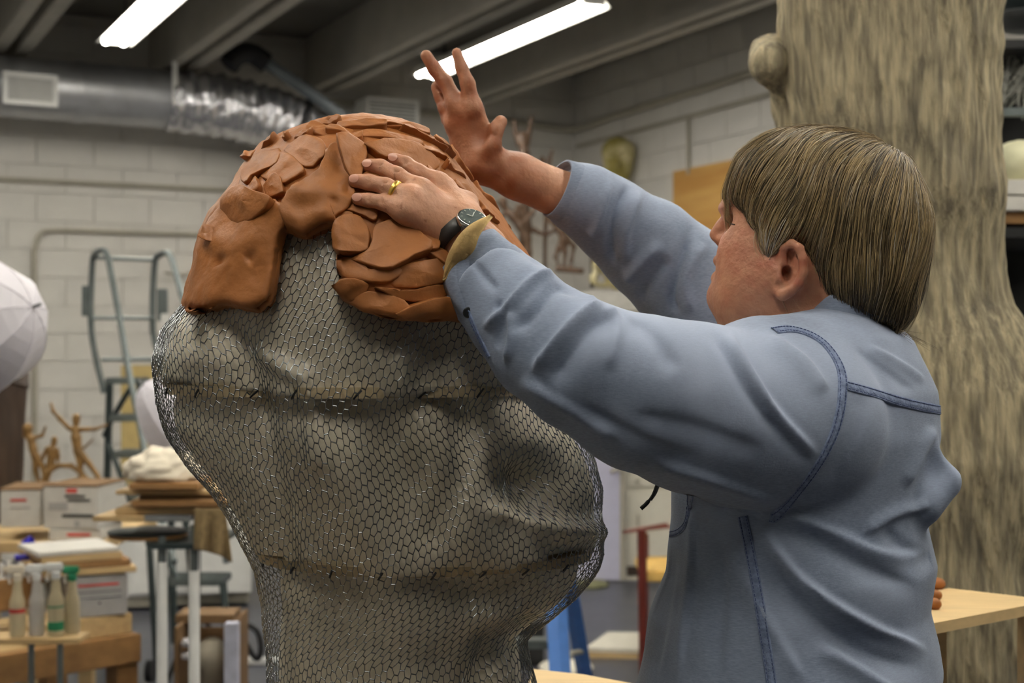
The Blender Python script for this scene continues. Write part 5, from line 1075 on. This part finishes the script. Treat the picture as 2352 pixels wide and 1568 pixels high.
tag(MB().tube(spline([W(545, 1470, 6.2), W(560, 1436, 6.2), W(590, 1448, 6.2), W(600, 1490, 6.2), W(588, 1512, 6.2), W(560, 1470, 6.2), W(548, 1452, 6.2), [W(548, 1600, 6.2)[0], 6.2, .02]], 8), .013, 8).build('hose', m_dark, None, True), 'black rubber hose looped beside the slim box', 'hose')
tag(MB().box(on_z(585, 1517, .02), (.13, .02, .015), .05, .002).build('floor_batten', m_white), 'short white batten lying on the floor by the hose', 'batten')
tag(MB().box(on_z(240, 1600, .5) + np.array([0, 0, 0]), (.14, .10, .012), .1, .002).build('front_board', m_cloth), 'corner of a pale board at the bottom edge of the picture', 'board') if False else None
# ================================================================== BACKGROUND, THE SIDE BEHIND THE MAN
m_trunk = M('weathered_trunk', (132, 123, 103), .85, scale=14, stretch=(6, 6, .6), col2=(206, 192, 156), bump=.9, bscale=60, detail=8)
def trunk_mat():
    m = m_trunk; nt = m.node_tree; N = nt.nodes; L = nt.links; b = N['Principled BSDF']; src = b.inputs['Base Color'].links[0].from_socket
    tc = N.new('ShaderNodeTexCoord'); mp = N.new('ShaderNodeMapping'); mp.inputs['Scale'].default_value = (30, 30, 4.0); n = N.new('ShaderNodeTexNoise'); n.inputs['Scale'].default_value = 1.2; n.inputs['Detail'].default_value = 6
    L.new(tc.outputs['Object'], mp.inputs[0]); L.new(mp.outputs[0], n.inputs['Vector']); rp = N.new('ShaderNodeValToRGB'); rp.color_ramp.elements[0].position = .52; rp.color_ramp.elements[1].position = .68; L.new(n.outputs['Fac'], rp.inputs[0])
    mx = N.new('ShaderNodeMix'); mx.data_type = 'RGBA'; mx.inputs[7].default_value = (*lin((100, 93, 80)), 1); ml = N.new('ShaderNodeMath'); ml.operation = 'MULTIPLY'; ml.inputs[1].default_value = .75
    n3 = N.new('ShaderNodeTexNoise'); n3.inputs['Scale'].default_value = 4; L.new(tc.outputs['Object'], n3.inputs['Vector']); mr = N.new('ShaderNodeMapRange'); mr.inputs['From Min'].default_value = .4; mr.inputs['From Max'].default_value = .65; mr.inputs['To Min'].default_value = .25; mr.inputs['To Max'].default_value = .75; L.new(n3.outputs['Fac'], mr.inputs['Value']); L.new(mr.outputs[0], ml.inputs[1]); L.new(rp.outputs[0], ml.inputs[0]); L.new(ml.outputs[0], mx.inputs[0]); L.new(src, mx.inputs[6]); L.new(mx.outputs[2], b.inputs['Base Color'])
trunk_mat()
TD = 2.75
TK = np.array([[-260, 1800, 2300], [0, 1797, 2291], [120, 1800, 2287], [220, 1806, 2280], [300, 1830, 2283], [420, 1880, 2290], [540, 1910, 2292], [620, 1925, 2296], [700, 1930, 2318], [780, 1920, 2362], [900, 1905, 2410], [1050, 1900, 2425], [1250, 1930, 2405], [1568, 1970, 2390], [2000, 1950, 2420], [2580, 1930, 2450]], float)
kz = CZ - (TK[:, 0] - HY) * TD / FPX; ka, kb = (TK[:, 1] - CX) * TD / FPX, (TK[:, 2] - CX) * TD / FPX; o_ = np.argsort(kz)
NZ, NA = 420, 260; zs = np.linspace(max(0.0, kz.min()), kz.max(), NZ); th = np.linspace(0, 2 * np.pi, NA, endpoint=False); A, Zg = np.meshgrid(th, zs)
xa, xb = np.interp(Zg, kz[o_], ka[o_]), np.interp(Zg, kz[o_], kb[o_]); cx_, hw_ = (xa + xb) / 2, (xb - xa) / 2
for _ in range(1): pass
Pt = np.stack([cx_ + hw_ * np.cos(A), TD + .9 * hw_ * np.sin(A), Zg], -1); nn = np.stack([np.cos(A), np.sin(A), 0 * A], -1)
tw_ = Pt + np.stack([.25 * (Zg - 1.5), 0 * Zg, 0 * Zg], -1)
rid = 1 - np.abs(fbm(tw_ * np.array([1, 1, .12]), 24, 3)); rd2 = fbm(tw_ * np.array([1, 1, .22]), 60, 2); Pt = Pt + nn * (.010 * rid + .0035 * rd2 + .012 * fbm(Pt, 5, 2))[..., None]
I = np.arange(NZ * NA).reshape(NZ, NA); Fc = np.stack([I[:-1], np.roll(I, -1, 1)[:-1], np.roll(I, -1, 1)[1:], I[1:]], -1).reshape(-1, 4)
trk = empty('trunk_sculpture', 'huge weathered grey tree trunk sculpture behind the man', 'sculpture', (float((xa[0, 0] + xb[0, 0]) / 2), TD, 0))
put('trunk_body', mesh_np('trunk_body', Pt.reshape(-1, 3), Fc), m_trunk, trk)
kf = Field(W(1700, 420, TD) + [0, -.35, 0], W(1900, 40, TD) + [0, .25, 0], .006)
kf.chain([W(1775, 120, TD + .05), W(1770, 145, TD), W(1800, 190, TD + .02)], [.033, .034, .030], .03); kf.cap(W(1765, 130, TD + .05), W(1840, 120, TD + .1), .034, .05, .03); kf.cap(W(1812, 250, TD + .05), W(1840, 330, TD + .05), .030, .05, .03); kf.cap(W(1800, 190, TD + .03), W(1812, 250, TD + .05), .02, .03, .02)
kv, kq = kf.mesh(); kn = vnormals(kv, kq); kv = kv + kn * (.004 * fbm(kv * np.array([1, 1, .4]), 40, 2))[:, None]; put('branch_stub', mesh_np('branch_stub', kv, kq), m_trunk, trk)
# ---- table board beside the trunk
bt_ = empty('side_table', 'pale plywood table top sticking out beside the man in front of the trunk', 'table', (.75, 2.05, 0)); m_ply2 = M('pale_ply', (216, 186, 136), .6, var=.08, scale=8, stretch=(1, 6, 6))
z0 = CZ - (1449 - HY) * 1.95 / FPX; p1, p2, p3, p4 = on_z(2110, 1437, z0), on_z(2420, 1378, z0), on_z(2180, 1350, z0), on_z(2020, 1375, z0)
MB().prism([p1, p2, p3, p4], (0, 0, -.016)).build('table_top', m_ply2, bt_)
for p in (p2 * .97 + p4 * .03, p3 * .9 + p1 * .1): MB().box([p[0] - .02, p[1] + .01, (z0 - .016) / 2], (.018, .018, (z0 - .016) / 2)).build('leg', m_pine, bt_)
for i, (x, y, r) in enumerate(((2155, 1344, .010), (2150, 1368, .008), (2146, 1390, .009))):
    p = on_z(x, y + 8, z0); f = Field(p - .03, p + .03, .0025); f.ell(p + [0, 0, r * .8], (r * 1.2, r * 1.1, r), .002); f.cap(p + [0, 0, r], p + [-.012, -.004, r * .9], r * .7, r * .6, .004); v, q = f.mesh()
    tag(put('clay_crumb', mesh_np('clay_crumb', v, q), m_clay), ('orange clay lump at the far end of the pale table', 'small orange clay lump between the other two on the table', 'orange clay lump nearest the table edge')[i], 'clay lump', 'clay lumps on the pale table')
# ---- rack at the edge with plaster lumps and planks
RKD = 4.1; m_blackr = M('rack_black', (24, 24, 24), .6); m_cream = M('cream_plaster', (224, 222, 186), .7, var=.05)
rk = empty('storage_rack', 'dark steel storage rack at the right edge behind the trunk', 'rack', W(2420, 1500, RKD) * [1, 1, 0])
for x in (2270, 2600):
    for dd_ in (0, .6): p = W(x, 500, RKD + dd_); MB().box([p[0], p[1], 1.2], (.02, .02, 1.2)).build('upright', m_blackr, rk)
for y in (530, 900, 1250): c = W(2435, y, RKD); MB().box([c[0], RKD + .3, c[2]], (.22, .32, .02)).build('shelf', m_blackr, rk)
c = W(2435, 258, RKD); MB().box([c[0], RKD + .0, c[2]], (.22, .012, .012)).build('rail', m_lad, rk)
MB().box([W(2435, 700, RKD)[0], RKD + .62, 1.2], (.23, .01, 1.2)).build('back_panel', m_blackr, rk)
tag(pbox('wood_beam', 2280, 485, 2420, 524, RKD - .02, .2, m_timber), 'orange brown timber lying on the dark rack under white planks', 'timber')
tag(pbox('white_plank', 2285, 450, 2450, 484, RKD - .04, .3, m_card), 'lower chalky white plank on the rack', 'plank', 'white planks on the rack'); tag(pbox('white_plank', 2285, 412, 2450, 447, RKD - .04, .3, m_card), 'upper chalky white plank on the rack under the cream lump', 'plank', 'white planks on the rack')
pf = Field(W(2270, 430, RKD) + [0, -.10, 0], W(2480, 300, RKD) + [0, .3, 0], .006); pf.ell(W(2340, 372, RKD + .08), (.075, .10, .062), .02); pf.ell(W(2385, 385, RKD + .1), (.07, .1, .05), .03); v, q = pf.mesh(); n_ = vnormals(v, q); v += n_ * (.006 * fbm(v, 18, 2))[:, None]; tag(put('plaster_lump', mesh_np('plaster_lump', v, q), m_cream), 'rounded cream plaster lump on top of the white planks', 'plaster lump')
# loose white bristles and metal pans above the rack
bm_ = empty('bristle_bundle', 'bundle of thin pale bristles hanging over the dark rack', 'bristles', W(2340, 180, RKD)); bb = MB()
for i in range(90):
    a = W(2340 + random.uniform(-30, 90), 95 + random.uniform(0, 70), RKD + random.uniform(.1, .35)); b = W(2275 + random.uniform(0, 120), 170 + random.uniform(0, 110), RKD + random.uniform(0, .3)); bb.tube([a, (a + b) / 2 + np.array([.01, 0, .015]), b], .0016, 3)
tag(bb.build('bristle', M('pale_bristle', (150, 150, 142), .5), bm_), kind='stuff')
for i, (y, m) in enumerate(((70, m_grey), (40, m_ladd), (12, m_grey))):
    p = W(2360 + 6 * i, y, RKD + .2); tag(MB().lathe(p, [(.06, 0), (.15, .03), (.155, .034), (.15, .036), (.06, .008)], 30).build('metal_pan', m, None, True), ('lowest of the shallow metal pans stacked over the rack', 'middle one of the shallow metal pans over the rack', 'topmost shallow metal pan over the rack')[i], 'pan', 'metal pans over the rack')
c = W(2440, 90, RKD); MB().box([c[0], RKD + .3, c[2] - .012], (.22, .3, .012)).build('shelf', m_blackr, rk)
# ---- plywood sheet on the side wall
a, b = on_side(1548, 470, WR - .03), on_side(1760, 470, WR - .03); zt_, zb_ = on_side(1548, 394, WR - .03)[2], on_side(1548, 640, WR - .03)[2]
def plyg():
    m = M('wall_plywood', (208, 166, 96), .5, scale=1.2, stretch=(1, 1, 7), col2=(186, 138, 72), detail=6); return m
c = (a + b) / 2; tag(MB().box([c[0], c[1], (zt_ + zb_) / 2], (float(np.linalg.norm((b - a)[:2])) / 2, .01, (zt_ - zb_) / 2), ANG + math.pi / 2, .002).build('plywood_sheet', plyg()), 'orange plywood sheet fixed on the far wall behind the face of the man', 'plywood')
# ---- mask on the wall
mk = on_side(1420, 372, WR - .16); md_ = float(mk[1]); pxm = md_ / FPX; nrm = -U
mf = Field(mk - .33, mk + .33, .008); up = np.array([0, 0, 1.0]); AXm = [V, U, up]; toc = np.array([-.15, -.98, 0]); toc /= np.linalg.norm(toc); lat = np.array([toc[1], -toc[0], 0]) * -1; AXm = [lat, toc, up]
mf.ell(mk, (.120, .11, .185), .02, A=AXm); mf.ell(mk + up * .08, (.135, .12, .12), .03, A=AXm); mf.cap(mk + toc * .10 + up * .04, mk + toc * .135 - up * .04, .016, .024, .02)
for s_ in (-1, 1): mf.ell(mk + toc * .115 + lat * s_ * .05 + up * .03, (.032, .03, .022), .02, 'cut', A=AXm)
mf.cap(mk + toc * .105 + lat * .035 - up * .09, mk + toc * .105 - lat * .035 - up * .09, .010, .010, .01); v, q = mf.mesh(); mko = put('mask', mesh_np('mask', v, q), M('mask_ochre', (150, 138, 70), .6, scale=7, col2=(206, 196, 150), ramp=(.45, .7))); tag(mko, 'yellow ochre face mask hanging on the wall above the raised arm', 'mask')
# ---- slender standing figures near the corner
m_brn = M('brown_bronze', (84, 62, 44), .5, var=.2, scale=20)
def figure(label, chains, d, base):
    o = empty('bronze_figure', label, 'figurine', base, 'bronze figures near the room corner'); fig('figure_body', chains, o, d, .007, m_brn, .02); return o
f1 = figure('tall brown bronze figure raising both thin arms behind the wrist', [[(1181, 278, 4), (1184, 305, 5), (1192, 330, 7)], [(1221, 270, 4), (1216, 300, 5), (1210, 330, 7)], [(1201, 312, 10), (1201, 322, 10)], [(1201, 330, 9), (1205, 360, 13), (1206, 410, 12), (1206, 440, 9)], [(1206, 440, 9), (1200, 520, 7), (1196, 600, 5), (1196, 640, 5)], [(1206, 440, 9), (1214, 520, 7), (1216, 600, 5), (1216, 640, 5)], [(1180, 645, 6), (1235, 645, 6)]], 10.4, W(1206, 650, 10.4))
f2 = figure('brown bronze figure with a round head leaning beside the watch', [[(1155, 462, 10), (1156, 470, 10)], [(1160, 478, 6), (1178, 496, 11), (1196, 520, 11), (1210, 548, 10), (1214, 580, 8), (1214, 640, 6)], [(1187, 500, 6), (1190, 476, 5), (1207, 462, 4)], [(1205, 510, 6), (1222, 490, 5), (1232, 470, 4)], [(1165, 486, 5), (1150, 500, 4), (1140, 498, 3)], [(1190, 645, 6), (1240, 645, 6)]], 10.25, W(1214, 650, 10.25))
f3 = figure('dark bronze figure with bent legs and an outstretched arm on a small plinth', [[(1226, 528, 7), (1240, 536, 4), (1258, 537, 4), (1280, 526, 5)], [(1268, 505, 8), (1272, 512, 8)], [(1276, 515, 6), (1290, 530, 10), (1296, 548, 10)], [(1294, 548, 8), (1284, 570, 6), (1276, 590, 4), (1284, 610, 3)], [(1298, 548, 8), (1298, 580, 5), (1296, 612, 4)], [(1302, 548, 7), (1318, 565, 5), (1313, 595, 4), (1310, 612, 3)], [(1280, 618, 6), (1335, 622, 7)]], 10.3, W(1310, 630, 10.3))
f4 = figure('thin brown bronze figure just above the forearm of the man', [[(1268, 346, 4), (1262, 366, 4), (1258, 400, 7), (1258, 450, 8)], [(1245, 366, 7), (1246, 372, 7)], [(1258, 450, 7), (1252, 540, 5), (1252, 640, 4)], [(1240, 645, 5), (1270, 645, 5)]], 10.5, W(1256, 650, 10.5))
p = W(1290, 668, 10.15); cvt = empty('display_table', 'grey topped display table under the bronze figures near the corner', 'table', (float(p[0]), 10.4, 0))
MB().box([p[0] + .1, 10.4, p[2] - .07], (.72, .25, .07), bev=.004).build('table_top', M('grey_top', (180, 178, 172), .5), cvt)
for s_ in (-.66, .76):
    for t_ in (10.2, 10.6): MB().box([p[0] + s_, t_, (p[2] - .14) / 2], (.03, .03, (p[2] - .14) / 2)).build('leg', m_card, cvt)
bsf = fig('plaster_relief', [[(1385, 580, 12), (1378, 610, 16), (1382, 640, 20)], [(1365, 640, 12), (1420, 648, 16), (1440, 655, 10)]], None, 10.3, .009, M('relief_ochre', (170, 156, 96), .7, scale=6, col2=(216, 210, 180)), .03); tag(bsf, 'ochre and white plaster relief on the grey cabinet top beneath the sleeve', 'sculpture')
tag(pbox('dark_batten', 1356, 565, 1364, 662, 10.35, .04, m_dwood), 'narrow dark upright batten beside the plaster relief', 'batten')
# ---- lavender panel, white dresser, red chair, blue step ladder, boards
m_lav = M('lavender_panel', (184, 184, 206), .5, var=.02); m_cr = M('cream_paint', (216, 212, 198), .45, var=.03); m_rw = M('red_wood', (98, 38, 30), .35, var=.15); m_bl = M('blue_fibreglass', (74, 122, 196), .4, var=.06)
pn = empty('panel_door', 'tall lavender white panel leaning upright beside the white dresser', 'panel', W(1385, 1308, 9.3) * [1, 1, 0]); pbox('panel_sheet', 1310, 960, 1428, 1332, 9.2, .04, m_lav, -.1, .004, pn); pbox('panel_edge', 1424, 940, 1432, 1334, 9.16, .06, m_conduit, -.1, .002, pn); MB().tube([W(1405, 1082, 9.15), W(1420, 1076, 9.1), W(1424, 1080, 9.14)], .014, 8).build('door_handle', m_conduit, pn, True)
dr = empty('white_dresser', 'white painted dresser with drawer and door behind the hanging eyeglasses', 'dresser', W(1480, 1312, 9.2) * [1, 1, 0])
DB = 9.3; pbox('body', 1434, 1068, 1560, 1336, DB, .45, m_cr, 0, .004, dr); pbox('top', 1428, 1058, 1566, 1070, DB - .02, .48, m_cr, 0, .004, dr)
d1 = pbox('drawer', 1442, 1078, 1552, 1118, DB - .02, .02, m_cr, 0, .004, dr); d2 = pbox('cabinet_door', 1442, 1128, 1552, 1300, DB - .02, .02, m_cr, 0, .004, dr); MB().lathe(W(1465, 1104, DB - .03), [(.006, -.004), (.016, .002), (.012, .014)], 14, Matrix.Rotation(math.pi / 2, 3, 'X')).build('knob', m_conduit, d1, True); MB().box(W(1465, 1195, DB - .03), (.008, .012, .04), bev=.002).build('handle', m_conduit, d2)
pbox('plinth', 1440, 1300, 1556, 1322, DB - .01, .02, m_dwood, 0, .002, dr)
ch = empty('red_chair', 'dark red wooden chair in front of the white dresser', 'chair', W(1480, 1450, 6.6) * [1, 1, 0]); CD = 6.6
def cb(nm, a, b, w, h, m=m_rw): MB().tube([a, b], [w, w], 8, flat=h).build(nm, m, ch, True)
cb('armrest', W(1434, 1222, CD), W(1530, 1204, CD + .1), .022, .35); p = W(1474, 1215, CD); cb('leg', p, [p[0] + .01, CD, 0], .022, 1); p2_ = W(1560, 1205, CD + .1); cb('leg', p2_, [p2_[0], CD + .1, 0], .022, 1)
p = W(1480, 1225, CD + .45); cb('leg', p, [p[0], CD + .45, 0], .022, 1); p = W(1570, 1100, CD + .5); cb('leg', p, [p[0], CD + .5, 0], .022, 1); cb('armrest', W(1460, 1218, CD + .45), W(1570, 1206, CD + .5), .020, .35)
c = W(1530, 1300, CD + .25); MB().box([c[0], CD + .25, .45], (.13, .25, .025), bev=.01).build('seat', M('straw_seat', (206, 170, 96), .8), ch); c = W(1580, 1180, CD + .25); MB().box([c[0], CD + .3, .72], (.02, .23, .16), bev=.01).build('backrest', M('chair_tan', (204, 172, 104), .7), ch)
sl_ = empty('step_ladder', 'blue fibreglass step ladder behind the wire form near the floor', 'ladder', W(1305, 1560, 4.6) * [1, 1, 0]); LDp = 4.6
def rail_(x0, y0, x1, y1, d0, d1, nm, w=.028): a = W(x0, y0, d0); b = W(x1, y1, d1); b = a + (b - a) * (a[2] / (a[2] - b[2])); MB().tube([a, b], [w, w], 4, flat=.55).build(nm, m_bl, sl_)
rail_(1275, 1330, 1286, 1540, LDp, LDp - .15, 'side_rail', .034); rail_(1305, 1330, 1342, 1545, LDp + .15, LDp + .45, 'rear_rail'); rail_(1120, 1330, 1110, 1540, LDp, LDp - .15, 'side_rail', .034); rail_(1130, 1330, 1110, 1545, LDp + .15, LDp + .45, 'rear_rail')
for y, dd_ in ((1405, -.02), (1480, -.08), (1340, 0)): MB().box((W(1115, y, LDp + dd_) + W(1282, y, LDp + dd_)) / 2 + np.array([0, .03, 0]), (.115, .04, .012)).build('step', m_lad, sl_)
MB().tube([W(1290, 1530, LDp), W(1310, 1500, LDp + .2), W(1340, 1495, LDp + .4)], .010, 8).build('spreader', m_conduit, sl_, True); MB().box((W(1115, 1328, LDp) + W(1300, 1328, LDp)) / 2 + np.array([0, .08, .0]), (.13, .1, .015)).build('top_cap', m_bl, sl_)
bp = [on_z(1345, 1487, .05), on_z(1465, 1490, .05), on_z(1500, 1452, .05), on_z(1395, 1450, .05)]; fb = empty('floor_board', 'white topped board lying flat on the blue floor', 'board', bp[0] * [1, 1, 0]); MB().prism([p + [0, 0, 0] for p in bp], (0, 0, -.02)).build('panel_sheet', m_cr, fb); q_ = [p - [0, 0, .02] for p in bp]; MB().prism([q_[0], q_[1], q_[1] * .98 + q_[2] * .02, q_[0] * .98 + q_[3] * .02], (0, 0, -.03)).build('board_edge', m_ply, fb)
MB().prism([q_[3], q_[2], q_[2] * .98 + q_[1] * .02, q_[3] * .98 + q_[0] * .02], (0, 0, -.03)).build('board_edge', m_ply, fb)
tag(MB().lathe(on_z(1355, 1345, .0), [(.12, 0), (.125, .01), (.10, .03), (.02, .035)], 28).build('round_base', M('olive_base', (104, 104, 72), .6), None, True), 'round olive green stand base on the floor below the panel', 'stand base')
tag(MB().lathe(on_z(1300, 1540, .0), [(.12, 0), (.13, .02), (.12, .03)], 28).build('white_disc', m_cr, None, True), 'round white disc lying at the foot of the blue step ladder', 'disc')
tag(MB().box(on_z(1190, 1470, .1), (.10, .13, .1), .2, .01).build('black_case', m_blackr), 'black case on the floor behind the blue ladder', 'case')
# ---- table the sculpture stands on
zt2 = .80; tb = empty('work_table', 'wooden table top carrying the wire sculpture at the bottom edge', 'table', (-.15, 1.75, 0)); 
MB().box([-.18, 1.80, zt2 - .012], (.34, .36, .012), .18, .003).build('table_top', m_ply2, tb)
for sx_ in (-1, 1):
    for sy_ in (-1, 1): MB().box([-.18 + .26 * sx_, 1.80 + .28 * sy_, (zt2 - .024) / 2], (.025, .025, (zt2 - .024) / 2), .18).build('leg', m_pine, tb)
p = [on_z(1225, 1536, .98), on_z(1340, 1548, .98), on_z(1470, 1572, .98), on_z(1450, 1640, .98), on_z(1190, 1640, .98)]; wb = empty('low_board', 'pale wooden board edge at the bottom between the sculpture and the man', 'board', (float(p[1][0]), float(p[1][1]), 0))
MB().prism(p, (0, 0, -.02)).build('board_top', m_ply2, wb); c = np.mean(p, 0); MB().box([c[0], c[1], .48], (.03, .03, .48)).build('leg', m_pine, wb)
# ---- eyeglasses hanging from the pocket
gl = empty('eyeglasses', 'black eyeglasses hanging from the shirt pocket, one temple showing', 'eyeglasses', W(1500, 1130, 1.68)); GD = 1.66
MB().tube(spline([W(1540, 1060, GD), W(1514, 1100, GD), W(1500, 1135, GD), W(1486, 1155, GD), W(1472, 1168, GD)], 5), [.0016] * 14 + [.0024] * 7, 8).build('temple', m_blackr, gl, True)
MB().tube(spline([W(1545, 1060, GD + .1), W(1519, 1098, GD + .1), W(1506, 1130, GD + .1), W(1494, 1148, GD + .1)], 5), .002, 8).build('temple', m_blackr, gl, True)
for dd_ in (.02, .075): c = W(1560, 1060, GD + dd_); MB().tube([c + np.array([.004 * math.sin(a), .022 * math.cos(a), .017 * math.sin(a)]) for a in np.linspace(0, 2 * math.pi, 24)], .0016, 6).build('rim', m_blackr, gl, True)
